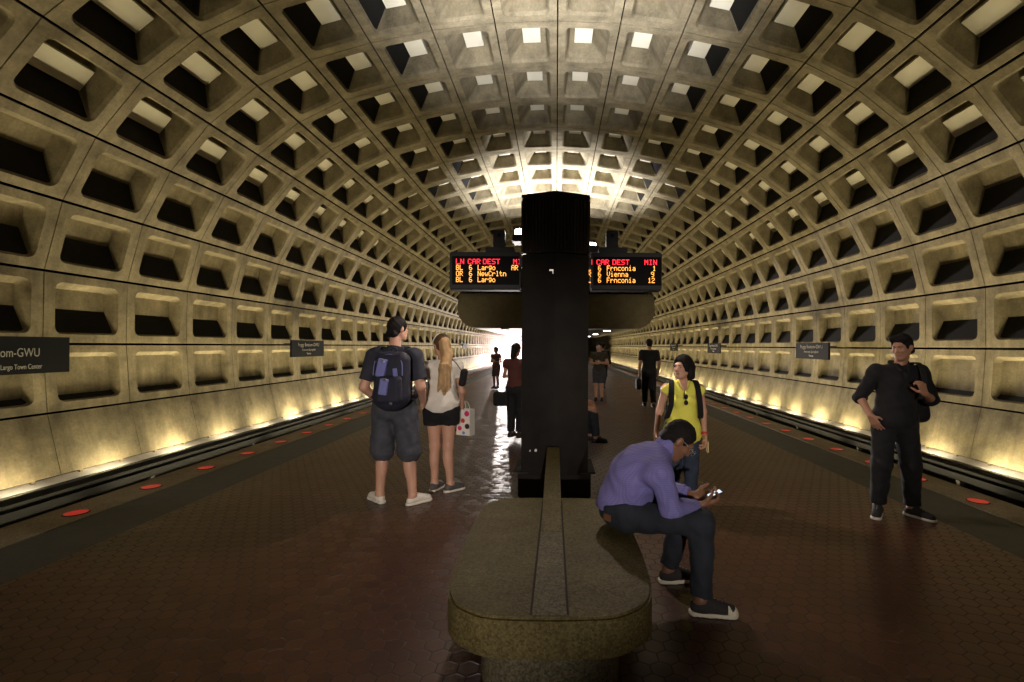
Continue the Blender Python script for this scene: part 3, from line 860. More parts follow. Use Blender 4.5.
def add_hand(s, w, d, n, t, curl=.5, k=1.0, thumb_in=.3, splay=.12, pinch=None):
    """w wrist, d direction to the fingers, n way the palm faces, t thumb side"""
    w = V3(*w); d = nrm(d); n = np.asarray(n, float); n = nrm(n - d * (n @ d)); t = np.asarray(t, float); t = nrm(t - d * (t @ d) - n * (t @ n))
    kn = []
    for i, off in enumerate((.031, .0105, -.0105, -.030)):
        L = (.088, .092, .087, .078)[i]
        q = w + (d * L + t * off) * k
        kn.append(q); s.cone(w + t * off * .55 * k + d * .01 * k, q, .016 * k, .0125 * k, .012)
    lens = (.074, .082, .076, .060)
    for i in range(4):
        c = curl * (1 + .12 * i); ang = c * .45
        p = kn[i]; dd = nrm(d + t * splay * (1.5 - i) * .5)
        r0 = (.0088, .0090, .0086, .0076)[i]
        for j, fr in enumerate((.44, .31, .25)):
            dirv = dd * math.cos(ang) + n * math.sin(ang)
            q = p + dirv * lens[i] * fr * k
            s.cone(p, q, (r0 - j * .0006) * k, (r0 - (j + 1) * .0006) * k, .003)
            p = q; ang += c
    b = w + (t * .022 + d * .022) * k
    d1 = nrm(d * .55 + t * .72 + n * thumb_in); d2 = nrm(d * .85 + t * .15 + n * (thumb_in + .35))
    m = b + d1 * .042 * k; m2 = m + d2 * .030 * k; e = m2 + nrm(d2 + n * .2) * .024 * k
    s.cone(b, m, .0145 * k, .0115 * k, .010); s.cone(m, m2, .0105 * k, .0100 * k, .004); s.cone(m2, e, .0100 * k, .0082 * k, .004)

def frame_from(up, right):
    u = nrm(up); r = np.asarray(right, float); r = nrm(r - u * (r @ u)); f = np.cross(u, r)
    return np.stack([r, f, u], 1)

class Fig:
    """J: joints. hipL/R kneeL/R ankL/R shL/R elL/R wrL/R, pelvis, chest, neck, head; lengths in metres, figure faces +y, right is +x"""
    def __init__(f, J, bulk=1.0, fem=False, headR=None, hk=1.0, limb=1.0):
        f.J = {a: V3(*b) for a, b in J.items()}; f.b = bulk; f.fem = fem; f.R = rotm() if headR is None else headR; f.hk = hk; f.l = limb
    def torso(f, s, i=0.0, k=.04, lower=True, upper=True, clip=None):
        J, b = f.J, f.b
        Rp = frame_from(J['chest'] - J['pelvis'], J['hipR'] - J['hipL']); Rc = frame_from(J['neck'] - J['chest'], J['shR'] - J['shL'])
        wc, wa, wp = ((.135, .122, .165) if f.fem else (.158, .142, .158))
        if upper:
            s.ell(J['chest'], V3(wc * b + i, (.105 if not f.fem else .10) * b + i, .19 + i), Rc, k, 'u', clip)
            for x in ('L', 'R'):
                s.cone(J['neck'] - Rc[:, 2] * .045, J['sh' + x] + Rc[:, 2] * .0, .034 * b + i, .048 * b + i, k, 'u', clip)
                s.cone(J['chest'] + Rc[:, 2] * .06, J['sh' + x] - Rc[:, 2] * .03, .085 * b + i, .052 * b + i, k, 'u', clip)
        mid = J['pelvis'] * .52 + J['chest'] * .48
        s.ell(mid, V3(wa * b + i, .100 * b + i, .17 + i), Rp, k, 'u', clip)
        if lower:
            s.ell(J['pelvis'], V3(wp * b + i, .112 * b + i, .125 + i), Rp, k, 'u', clip)
            for x in ('L', 'R'):
                s.ell((J['hip' + x] + J['pelvis']) / 2 - Rp[:, 1] * .045 + V3(0, 0, -.04) * (Rp[2, 2]), V3(.085, .085, .09) * b * min(1, f.l + .04) + i, Rp, k, 'u', clip)
        return s
    def arm(f, s, x, i=0.0, frm=0.0, to=2.0, k=.02):
        """frm/to: 0 shoulder 1 elbow 2 wrist"""
        J, b = f.J, f.b * f.l * (.82 if f.fem else 1)
        a, e, w = J['sh' + x], J['el' + x], J['wr' + x]
        def clips(p, q):
            c = []
            v = q - p
            return c
        pts = []
        if frm < 1:
            q = a + (e - a) * min(to, 1)
            cl = [(q, nrm(e - a))] if to < 1 else None
            r1 = .052 + (.042 - .052) * min(to, 1)
            s.cone(a, q, .052 * b + i, r1 * b + i, k, 'u', cl)
        if to > 1:
            q = e + (w - e) * (to - 1)
            cl = [(q, nrm(w - e))] if to < 2 else None
            rq = .043 + (.028 - .043) * (to - 1)
            s.cone(e, q, .043 * b + i, rq * b + i, k, 'u', cl)
        return s
    def leg(f, s, x, i=0.0, to=2.0, k=.03, flare=0.0):
        J, b = f.J, f.b * f.l
        a, e, w = J['hip' + x], J['knee' + x], J['ank' + x]
        q = a + (e - a) * min(to, 1)
        r1 = .088 + (.058 - .088) * min(to, 1)
        s.cone(a, q, .088 * b + i, r1 * b + i + flare * min(to, 1), k, 'u', [(q, nrm(e - a))] if to < 1 else None)
        if to > 1:
            q = e + (w - e) * (to - 1)
            rq = .056 + (.037 - .056) * (to - 1)
            s.cone(e, q, .056 * b + i + flare, rq * b + i + flare, k, 'u', [(q, nrm(w - e))] if to < 2 else None)
        return s
    def calf(f, s, x):
        e, w = f.J['knee' + x], f.J['ank' + x]
        fw = f.toe(x); Rl = frame_from(e - w, np.cross(fw, V3(0, 0, 1)))
        s.ell(e + (w - e) * .32 - Rl[:, 1] * .018, V3(.046, .048, .12) * f.b * f.l, Rl, .03)
    def toe(f, x):
        return nrm(f.J.get('toe' + x, V3(0, 1, 0)))
    def body(f, h, m, name='person', hands=None, skip_hands=(), bare_legs=True, neck_r=.055):
        J = f.J; s = Solid()
        f.torso(s, -.004)
        nk = J['head'] - f.R[:, 2] * .07 * f.hk - f.R[:, 1] * .025
        s.cone(J['neck'] - V3(0, 0, .02), nk, neck_r * f.b * (.85 if f.fem else 1), .050 * (.85 if f.fem else 1), .03)
        add_head(s, J['head'], f.R, f.hk, f.fem)
        for x in 'LR':
            f.arm(s, x); f.leg(s, x); f.calf(s, x)
            a = J['ank' + x]; t = f.toe(x)
            s.cone(a, a + t * .13 + V3(0, 0, -.045), .036, .028, .02); s.cone(a, a - t * .03 + V3(0, 0, -.04), .036, .03, .02)
            if hands and x in hands:
                d, n, t_, cu = hands[x][:4]
                add_hand(s, J['wr' + x], d, n, t_, cu, *(hands[x][4:]))
        o = s.mesh(name, h, m)
        return o
    def shoe(f, x, parent, m, sole, lace=None, h=.005, L=.27, toecap=None):
        a = f.J['ank' + x]; t = f.toe(x); t = nrm(V3(t[0], t[1], 0)); g = f.J.get('ground', V3(0, 0, 0))[2] + f.J.get('lift' + x, V3(0, 0, 0))[2]
        rt = np.cross(t, V3(0, 0, 1)); R = np.stack([rt, t, V3(0, 0, 1)], 1)
        c = V3(a[0], a[1], g) + t * (L * .5 - .075)
        P = lambda q, y, z: c + rt * q + t * y + V3(0, 0, z)
        s = Solid()
        s.cone(P(0, -L * .34, .045), P(0, -L * .2, .05), .036, .036, .02).cone(P(0, -L * .2, .05), P(0, L * .34, .034), .040, .038, .03)
        s.cone(P(0, -L * .26, .06), P(0, -L * .2, .10), .036, .038, .02, 'u', [(P(0, 0, .10), V3(0, 0, 1))]); s.cone(P(0, -.1 * L, .08), P(0, L * .2, .045), .032, .034, .02)
        o = s.mesh('shoe', h, m, parent, gclip=[(P(0, 0, .022), V3(0, 0, -1))])
        so = Solid(); so.cone(P(0, -L * .36, .014), P(0, -L * .1, .014), .040, .039, .01).cone(P(0, -L * .1, .014), P(0, L * .345, .014), .039, .046, .02)
        so.mesh('sole', h, sole, o, gclip=[(P(0, 0, .003), V3(0, 0, -1)), (P(0, 0, .027), V3(0, 0, 1))])
        if toecap:
            tc = Solid(); tc.cone(P(0, L * .26, .034), P(0, L * .365, .026), .0435, .0395, .01)
            tc.mesh('toe_cap', h, toecap, o, gclip=[(P(0, L * .27, .0), -t), (P(0, 0, .02), V3(0, 0, -1))])
        if lace:
            la = Solid()
            for j in range(4):
                y = L * (.0 + .075 * j); z = .098 - .034 * (y / (L * .2)) * .55
                sgn = 1 if j % 2 else -1
                la.cone(P(-.024, y, z - .012), P(.0, y + .008, z), .0035, .0035, .003).cone(P(.0, y + .008, z), P(.024, y, z - .012), .0035, .0035, .003)
            la.mesh('laces', .003, lace, o)
        return o

def place(o, x, y, rz_deg, z=0.0):
    o.location = (x, y, z); o.rotation_euler = (0, 0, math.radians(rz_deg))
def hair_cap(s, c, R, k=1.0, g=.010, low=0.0, front=.0, ears=True, face=(.088, .090, .112)):
    c = V3(*c); g = g * .8
    s.ell(c + R @ (V3(0, -.014, .024) * k), (V3(.074, .094, .092) + g) * k, R, .01)
    s.ell(c + R @ (V3(0, .112 + front, -.040 + low * .6) * k), V3(*face) * k, R, .014, 's')
    if ears:
        for x in (-1, 1): s.ell(c + R @ (V3(x * .092, .004, -.022) * k), V3(.028, .030, .044) * k, R, .008, 's')

def world_pt(o, p):
    return o.matrix_basis @ Vector(p)

# ---------------------------------------------------------------- man with the backpack (seen from behind)
def man_backpack():
    H = 1.87
    J = dict(pelvis=(0, 0, 1.0), chest=(0, -.01, 1.33), neck=(0, -.01, 1.545), head=(.015, .035, 1.745), hipL=(-.10, 0, .96), hipR=(.10, 0, .96),
             kneeL=(-.135, .015, .52), kneeR=(.15, .015, .52), ankL=(-.15, 0, .09), ankR=(.20, -.02, .09), toeL=(-.75, .55, 0), toeR=(.62, .8, 0),
             shL=(-.205, -.01, 1.475), shR=(.205, -.01, 1.475), elL=(-.29, -.06, 1.16), elR=(.28, -.03, 1.17), wrL=(-.22, .13, .99), wrR=(.23, .17, 1.0))
    f = Fig(J, 1.10, headR=rotm(-28, 2))
    o = f.body(.0065, M['skin_light'], hands={'L': ((.45, .5, -.75), (.6, 0, .3), (.3, .8, .3), .3), 'R': ((-.3, .5, -.8), (-.8, 0, -.1), (-.2, .8, .4), .4)})
    tag(o, 'person in a navy T-shirt, grey shorts and white shoes standing with a backpack, back turned', 'person')
    s = Solid(); f.torso(s, .022, lower=False)
    s.ell((0, 0, 1.0), (.195, .145, .16), None, .05)
    for x in 'LR': f.arm(s, x, .026, 0, .78)
    s.cone((0, -.012, 1.50), (0, -.012, 1.56), .085, .072, .03)
    s.mesh('t_shirt', .0075, M['navy'], o, wr=.003, gclip=[((0, 0, .93), (0, 0, -1)), ((0, .0, 1.562), (0, .25, .97))])
    s = Solid()
    for x in 'LR':
        f.leg(s, x, .030, 1.06, flare=.022)
    f.torso(s, .016, upper=False)
    s.mesh('shorts', .0075, M['greyshort'], o, wr=.004, gclip=[((0, 0, 1.06), (0, 0, 1))])
    for x in 'LR': f.shoe(x, o, M['white_shoe'], M['white_rubber'], M['lace'], L=.29)
    s = Solid(); hair_cap(s, f.J['head'], f.R, 1, .014, .015)
    c = f.J['head']
    s.cone(c + f.R @ V3(-.04, -.075, -.06), c + f.R @ V3(.04, -.075, -.06), .032, .032, .03)
    s.mesh('hair', .006, M['hair'], o, wr=.002, wf=(120, 130, 110))
    head_details(f.J['head'], f.R, 1, o)
    place(o, -1.61, 4.83, -6)
    # backpack: a thing of its own
    b = empty('backpack'); place(b, -1.61, 4.83, -6)
    tag(b, 'dark navy backpack with pale blue pockets worn by the person in navy T-shirt', 'backpack')
    s = Solid()
    s.box((.10, -.275, 1.27), (.165, .10, .25), .085).ell((.10, -.30, 1.10), (.165, .12, .14), None, .05)
    s.mesh('main_pack', .008, M['pack_navy'], b, wr=.002)
    s = Solid(); s.box((.12, -.385, 1.17), (.12, .05, .13), .045)
    s.mesh('front_pocket', .006, M['pack_navy'], b, wr=.001)
    s = Solid(); s.box((.015, -.374, 1.36), (.05, .02, .075), .018, rotm(0, 0, 12)).box((.03, -.425, 1.19), (.045, .018, .07), .016, rotm(0, 0, 10))
    for i, (cx, cz, hx, hz) in enumerate(((.05, 1.37, .045, .085), (.095, 1.20, .04, .075), (.185, 1.26, .018, .11))):
        s = Solid(); s.box((cx, -.388 if i != 1 else -.440, cz), (hx, .022, hz), .014, rotm(0, 0, (12, 8, -6)[i]))
        s.mesh('pocket_panel', .004, M['pack_blue'], b)
    for i, (cx, cy, cz) in enumerate(((.07, -.410, 1.43), (.115, -.465, 1.27), (.16, -.44, 1.05))):
        s = Solid(); s.box((cx, cy, cz), (.016, .006, .011), .004); s.mesh('buckle', .0025, M['steel'], b)
    for sx in (-1, 1):
        pts = [(.09 + sx * .10, -.215, 1.48), (sx * .12, -.13, 1.543), (sx * .125, -.03, 1.566), (sx * .13, .06, 1.535), (sx * .145, .13, 1.455), (sx * .165, .168, 1.32), (sx * .19, .12, 1.15), (sx * .215, -.02, 1.06), (.09 + sx * .16, -.205, 1.07)]
        band('strap', spline(pts, 5), [(1, 0, 0)] * (8 * 5 + 1), .055, .010, M['pack_navy'], b)
    tube('zip', spline([(-.04, -.372, 1.30), (-.02, -.36, 1.44), (.10, -.345, 1.495), (.22, -.36, 1.44), (.24, -.372, 1.30)], 6), .005, M['pack_blue'], b)
    tube('haul_loop', spline([(.07, -.23, 1.51), (.08, -.235, 1.545), (.12, -.235, 1.545), (.13, -.23, 1.51)], 5), .008, M['pack_navy'], b)
man_backpack()

# ---------------------------------------------------------------- blond woman beside him
def woman_blond():
    J = dict(pelvis=(0, 0, .93), chest=(0, .0, 1.22), neck=(0, -.005, 1.415), head=(-.01, .03, 1.585), hipL=(-.085, 0, .89), hipR=(.085, 0, .89),
             kneeL=(-.07, .02, .49), kneeR=(.075, .0, .49), ankL=(-.075, .03, .085), ankR=(.10, -.01, .085), toeL=(.35, .9, 0), toeR=(.75, .6, 0),
             shL=(-.165, 0, 1.35), shR=(.165, 0, 1.35), elL=(-.235, .02, 1.09), elR=(.215, .03, 1.08), wrL=(-.10, .13, 1.0), wrR=(.20, .16, .90))
    f = Fig(J, .98, True, rotm(35, 3), .97)
    o = f.body(.006, M['skin_light'], hands={'L': ((.75, .5, -.35), (.2, -.8, -.2), (0, .3, .9), .5), 'R': ((.05, .45, -.9), (-.9, 0, 0), (0, .9, .4), 1.1)})
    tag(o, 'person with long blond hair in a white top and black shorts, back turned', 'person')
    s = Solid(); f.torso(s, .020, lower=False)
    s.cone((0, 0, 1.08), (0, .0, .94), .13, .165, .05); s.ell((0, 0, .96), (.20, .145, .13), None, .05)
    for x in 'LR': f.arm(s, x, .022, 0, .42)
    s.mesh('top', .0065, M['white_tee'], o, wr=.004, gclip=[((0, 0, .87), (0, 0, -1)), ((0, .02, 1.40), (0, .35, .93))])
    s = Solid()
    for x in 'LR': f.leg(s, x, .028, .40, flare=.015)
    f.torso(s, .014, upper=False)
    s.mesh('shorts', .0065, M['blackcloth'], o, wr=.003, gclip=[((0, 0, .96), (0, 0, 1))])
    for x in 'LR': f.shoe(x, o, M['grey_shoe'], M['white_rubber'], M['lace'], L=.25)
    c, R = f.J['head'], f.R
    s = Solid(); hair_cap(s, c, R, .97, .016, .01, ears=False)
    s.mesh('hair', .0055, M['hair_brown'], o, wr=.001, wf=(120, 90, 14))
    s = Solid()
    s.cone(c + R @ V3(0, -.075, .02), c + R @ V3(0.02, -.09, -.12), .065, .06, .03)
    s.cone(c + R @ V3(.02, -.09, -.10), (.055, -.125, 1.33), .055, .062, .03).cone((.055, -.125, 1.33), (.055, -.135, 1.17), .062, .05, .03).cone((.055, -.135, 1.17), (.05, -.13, 1.07), .05, .02, .03)
    for j in range(9):
        x0 = -.01 + .016 * j
        s.cone((x0 * .6 + .02, -.165 - .006 * (j % 3), 1.38), (x0 + .0, -.172 - .008 * (j % 2), 1.10 + .02 * (j % 3)), .014, .009, .006)
    s.mesh('ponytail', .0055, M['hair_blond'], o, wr=.002, wf=(120, 90, 14))
    pts = [c + R @ (V3(.092 * math.cos(a), .03 + .03 * math.sin(a * 2), .115 * math.sin(a) + .01)) for a in np.linspace(.15, PI - .15, 14)]
    tube('hair_band', pts, .006, M['white_rubber'], o)
    head_details(c, R, .97, o)
    place(o, -1.235, 5.22, 4)
    b = empty('shoulder_bag'); place(b, -1.235, 5.22, 4); tag(b, 'small black shoulder bag hanging at the blond person in a white top', 'bag')
    s = Solid(); s.box((.235, -.02, 1.235), (.035, .075, .095), .03, rotm(0, 0, 10)); s.mesh('pouch', .005, M['blackcloth'], b)
    band('strap', spline([(.215, -.06, 1.32), (.16, -.085, 1.40), (.11, -.04, 1.436), (.12, .05, 1.40), (.19, .07, 1.33), (.225, .02, 1.31)], 5), [(0, 1, .2)] * 26, .02, .006, M['blackcloth'], b)
    g = empty('gift_bag'); place(g, -1.235 + .205, 5.22 + .20, 4, .085); tag(g, 'white paper gift bag with coloured dots carried by the blond person', 'bag')
    bm = bmesh.new()
    x0, x1, y0, y1, z0, z1 = -.05, .05, -.11, .11, .50, .785
    for q in ((x0, x0 + .003, y0, y1), (x1 - .003, x1, y0, y1), (x0, x1, y0, y0 + .003), (x0, x1, y1 - .003, y1)): addbox(bm, *q, z0, z1)
    addbox(bm, x0, x1, y0, y1, z0 - .003, z0)
    bmobj('paper_body', bm, M['gift'], g)
    g.rotation_euler[2] = math.radians(68)
    cols = ['dot_pink', 'dot_blue', 'dot_yellow', 'dot_black', 'dot_red']
    spots = [(-.07, .74, .032, 0), (.06, .75, .03, 2), (-.02, .66, .026, 4), (.075, .655, .03, 1), (-.075, .60, .03, 3), (.02, .575, .026, 0), (.085, .55, .02, 4), (-.03, .525, .018, 1)]
    for face in (x0 - .001, x1 + .001):
        for (yy, zz, r, ci) in spots:
            bm = bmesh.new()
            bmesh.ops.create_cone(bm, cap_ends=True, segments=18, radius1=r, radius2=r, depth=.001, matrix=Matrix.Translation((face, yy, zz)) @ Matrix.Rotation(PI / 2, 4, 'Y'))
            bmobj('printed_dot', bm, M[cols[ci]], g)
    for q in (x0 + .002, x1 - .002):
        tube('handle', spline([(q, -.05, .78), (q * .6, -.035, .85), (q * .3, 0, .87), (q * .6, .035, .85), (q, .05, .78)], 5), .003, M['white_rubber'], g)
for nm_, c_ in (('dot_pink', (.65, .03, .16)), ('dot_blue', (.10, .30, .60)), ('dot_yellow', (.75, .65, .05)), ('dot_black', (.03, .02, .02)), ('dot_red', (.6, .04, .04))):
    M[nm_] = mat(nm_, c_, .6)
M['gift'] = mat('gift_paper', (.80, .76, .70), .6)
woman_blond()

# ---------------------------------------------------------------- seated man in the checked shirt (faces +x in the scene)
def man_seated():
    # local: +y is where he faces (scene +x), +x is his right (scene -y, towards the camera)
    J = dict(pelvis=(0, .0, .60), chest=(0, .140, .81), neck=(0, .255, .925), head=(0, .365, 1.0), hipL=(-.10, .03, .552), hipR=(.10, .03, .552),
             kneeL=(-.20, .455, .53), kneeR=(.13, .47, .53), ankL=(-.22, .36, .09), ankR=(.17, .46, .09), toeL=(-.1, 1, 0), toeR=(.12, 1, 0),
             shL=(-.19, .205, .855), shR=(.19, .205, .855), elL=(-.23, .30, .635), elR=(.21, .27, .625), wrL=(-.08, .49, .625), wrR=(.055, .48, .605))
    f = Fig(J, 1.04, headR=rotm(-3, 46), limb=.84)
    J2 = f.J
    o = f.body(.0055, M['skin_brown'], hands={'R': ((-.15, .95, .12), (-.6, .1, .75), (-.5, .1, .8), .75, 1.0, .25), 'L': ((.25, .95, .05), (.6, -.1, .7), (.6, .0, .75), .75, 1.0, .25)})
    tag(o, 'person in a purple checked shirt sitting bent over a phone on the bench', 'person')
    s = Solid(); f.torso(s, .022, lower=False)
    s.cone((0, .05, .66), (0, .0, .60), .145, .150, .05)
    s.ell((0, .065, .79), (.17, .125, .17), frame_from((0, .5, .8), (1, 0, 0)), .06)
    for x in 'LR': f.arm(s, x, .026, 0, 1.72)
    s.mesh('shirt', .0065, M['check'], o, wr=.0045, wf=(30, 42, 38), gclip=[((0, -.02, .585), (0, .05, -.99)), (J2['neck'] + V3(0, .045, .035), nrm(V3(0, .72, .69)))])
    s = Solid()
    n0 = J2['neck'] + V3(0, .015, .012); ax = nrm(V3(0, .6, .8))
    s.cone(n0 - ax * .02, n0 + ax * .035, .078, .070, .01); s.cone(n0 - ax * .06, n0 + ax * .06, .060, .056, .004, 's')
    s.mesh('collar', .005, M['check'], o)
    for x in 'LR':
        e, w = J2['el' + x], J2['wr' + x]; d = nrm(w - e); s = Solid()
        p = e + (w - e) * .66; q = e + (w - e) * .84
        s.cone(p, q, .050, .045, .004, 'u', [(p, -d), (q, d)]); s.mesh('cuff', .005, M['check'], o)
    s = Solid()
    for x in 'LR': f.leg(s, x, .015, 1.94, flare=.014)
    f.torso(s, .012, upper=False)
    s.mesh('jeans', .0065, M['jeans'], o, wr=.004, gclip=[((0, .08, .665), nrm(V3(0, -.22, .97)))])
    bm = bmesh.new(); addbox(bm, .01, .065, -.006, .006, -.02, .02)
    l = bmobj('patch', bm, M['tan_label'], o, bevel=.003); l.location = (.10, -.118, .555); l.rotation_euler = (0, 0, math.radians(42))
    f.shoe('R', o, M['dark_shoe'], M['white_rubber'], M['lace'], L=.285, toecap=M['white_rubber'])
    f.shoe('L', o, M['dark_shoe'], M['white_rubber'], M['lace'], L=.285, toecap=M['white_rubber'])
    c, R = J2['head'], f.R
    s = Solid(); hair_cap(s, c, R, 1, .009, .0, -.004)
    s.cone(c + R @ V3(-.035, -.078, -.05), c + R @ V3(.035, -.078, -.05), .028, .028, .03)
    s.mesh('hair', .005, M['hair'], o, wr=.0012, wf=(150, 160, 140))
    head_details(c, R, 1, o)
    # glasses pushed up on the forehead side
    P = lambda x, y, z: c + R @ V3(x, y, z)
    g = empty('eyeglasses'); tag(g, 'thin eyeglasses worn by the person in the purple checked shirt', 'glasses')
    for x in (-1, 1):
        tube('temple', [P(x * .086, -.0, .012), P(x * .082, .06, .012), P(x * .070, .112, .008)], .0024, M['steel'], g)
        ring = [P(x * .036 + .026 * math.cos(a), .116, .004 + .018 * math.sin(a)) for a in np.linspace(0, 2 * PI, 17)]
        tube('rim', ring, .002, M['steel'], g, 6)
    tube('bridge', [P(-.011, .117, .008), P(0, .122, .010), P(.011, .117, .008)], .002, M['steel'], g, 6)
    for ob in (o, g): place(ob, .405, 3.02, -90)
    p = empty('phone'); place(p, .405, 3.02, -90); tag(p, 'small phone with a glowing screen in the hands of the seated person', 'phone')
    Rm = Matrix.Rotation(math.radians(38), 4, 'X')
    bm = bmesh.new(); addbox(bm, -.032, .032, -.055, .055, -.005, .005); q = bmobj('case', bm, M['black'], p, bevel=.003)
    q.location = (-.012, .595, .655); q.rotation_euler = (math.radians(24), 0, 0)
    bm = bmesh.new(); addbox(bm, -.026, .026, -.040, .044, .005, .0062); bmobj('screen', bm, M['screen'], q)
man_seated()

# ---------------------------------------------------------------- woman in yellow, facing the camera
def woman_yellow():
    J = dict(pelvis=(0, 0, .83), chest=(0, .0, 1.075), neck=(0, -.01, 1.24), head=(.005, .02, 1.385), hipL=(-.078, 0, .79), hipR=(.078, 0, .79),
             kneeL=(-.075, .03, .43), kneeR=(.085, .02, .43), ankL=(-.075, -.01, .08), ankR=(.10, .0, .08), toeL=(-.2, 1, 0), toeR=(.3, 1, 0),
             shL=(-.155, -.005, 1.185), shR=(.155, -.005, 1.185), elL=(-.195, -.01, .96), elR=(.215, -.03, .96), wrL=(-.19, .07, .765), wrR=(.255, .03, .755))
    f = Fig(J, .92, True, rotm(-44, -1), .93)
    o = f.body(.005, M['skin_light'], hands={'L': ((.05, .3, -.95), (.9, .2, 0), (.1, .9, .3), .55), 'R': ((.05, .15, -.98), (-.9, .2, 0), (-.1, .9, .2), .5)})
    tag(o, 'person in a yellow sleeveless top with black bobbed hair standing behind the bench', 'person')
    s = Solid(); f.torso(s, .014, lower=False)
    s.cone((0, .005, .95), (0, .005, .76), .118, .150, .05); s.ell((0, .005, .80), (.175, .135, .12), None, .05)
    for x in (-1, 1): s.ell((x * .058, .085, 1.065), (.055, .05, .055), None, .03)
    s.ell((-.08, -.0, .74), (.09, .10, .08), None, .04)
    for x in (-1, 1): s.cone((x * .195, -.01, 1.02), (x * .175, -.01, 1.24), .055, .055, .01, 's')
    s.cone((0, .135, 1.135), (0, .085, 1.29), .02, .088, .01, 's')
    s.mesh('top', .0055, M['yellow'], o, wr=.003, wf=(26, 40, 16), gclip=[((0, 0, .70), nrm(V3(.35, 0, -.94)))])
    s = Solid()
    for x in 'LR': f.leg(s, x, .012, 1.95, flare=.006)
    f.torso(s, .008, upper=False)
    s.mesh('jeans', .0065, M['blue_jeans'], o, wr=.003, gclip=[((0, 0, .87), (0, 0, 1))])
    for x in 'LR': f.shoe(x, o, M['dark_shoe'], M['black'], None, L=.235)
    c, R = f.J['head'], f.R
    s = Solid(); hair_cap(s, c, R, .93, .024, .008, ears=False, face=(.064, .088, .106))
    for x in (-1, 1):
        s.cone(c + R @ V3(x * .066, -.02, .03), c + R @ V3(x * .072, -.022, -.065), .022, .027, .02)
        s.cone(c + R @ V3(x * .05, -.06, .0), c + R @ V3(x * .060, -.045, -.085), .042, .038, .03)
    s.cone(c + R @ V3(0, -.075, .0), c + R @ V3(0, -.065, -.11), .055, .045, .03)
    s.cone(c + R @ V3(.02, .060, .080), c + R @ V3(-.068, .030, .03), .012, .015, .02); s.cone(c + R @ V3(.02, .060, .080), c + R @ V3(.070, .024, .02), .012, .015, .02)
    s.mesh('hair', .005, M['hair'], o, wr=.0015, wf=(150, 120, 20))
    head_details(c, R, .93, o)
    tube('necklace', spline([(-.06, .05, 1.245), (-.035, .085, 1.20), (0, .10, 1.175), (.035, .085, 1.20), (.06, .05, 1.245)], 5), .002, M['steel'], o, 6)
    wr = f.J['wrL']; el = f.J['elL']; dd = nrm(wr - el)
    s = Solid(); s.cone(wr - dd * .012, wr + dd * .008, .036, .034, .002, 'u', [(wr - dd * .012, -dd), (wr + dd * .008, dd)]).mesh('bracelet', .004, M['dot_red'], o)
    X, Y = 1.215, 4.62
    place(o, X, Y, 176)
    b = empty('backpack'); place(b, X, Y, 176); tag(b, 'black backpack on the shoulders of the person in yellow top', 'backpack')
    s = Solid(); s.box((0, -.215, 1.02), (.13, .075, .18), .06); s.mesh('main_pack', .007, M['blackcloth'], b)
    for sx in (-1, 1):
        pts = [(sx * .08, -.15, 1.17), (sx * .108, -.08, 1.235), (sx * .112, .0, 1.255), (sx * .118, .07, 1.22), (sx * .125, .117, 1.14), (sx * .135, .135, 1.03), (sx * .155, .06, .92), (sx * .15, -.06, .88), (sx * .10, -.17, .88)]
        band('strap', spline(pts, 5), [(1, 0, 0)] * 41, .05, .009, M['blackcloth'], b)
    g = empty('sunglasses'); place(g, X, Y, 176); tag(g, 'dark sunglasses hooked on the neckline of the yellow top', 'sunglasses')
    for sx, z in ((0, 1.118), (0, 1.062)):
        s = Solid(); s.ell((.0, .163, z), (.019, .008, .024), None, .0); s.mesh('lens', .003, M['glass'], g)
    tube('temple', [(.018, .158, 1.09), (.014, .152, 1.15), (.006, .135, 1.17)], .003, M['black'], g)
    tube('bridge', [(.0, .165, 1.098), (.004, .168, 1.09), (.0, .165, 1.082)], .004, M['black'], g)
    k = empty('folded_paper'); place(k, X, Y, 176); tag(k, 'small pale yellow paper held at the hip of the person in yellow top', 'paper')
    bm = bmesh.new(); addbox(bm, -.205, -.200, .085, .15, .60, .70); addbox(bm, -.211, -.206, .088, .15, .605, .705)
    bmobj('sheet', bm, M['pale_yellow'], k, bevel=.001)
M['pale_yellow'] = mat('pale_yellow_paper', (.78, .62, .25), .7)
woman_yellow()

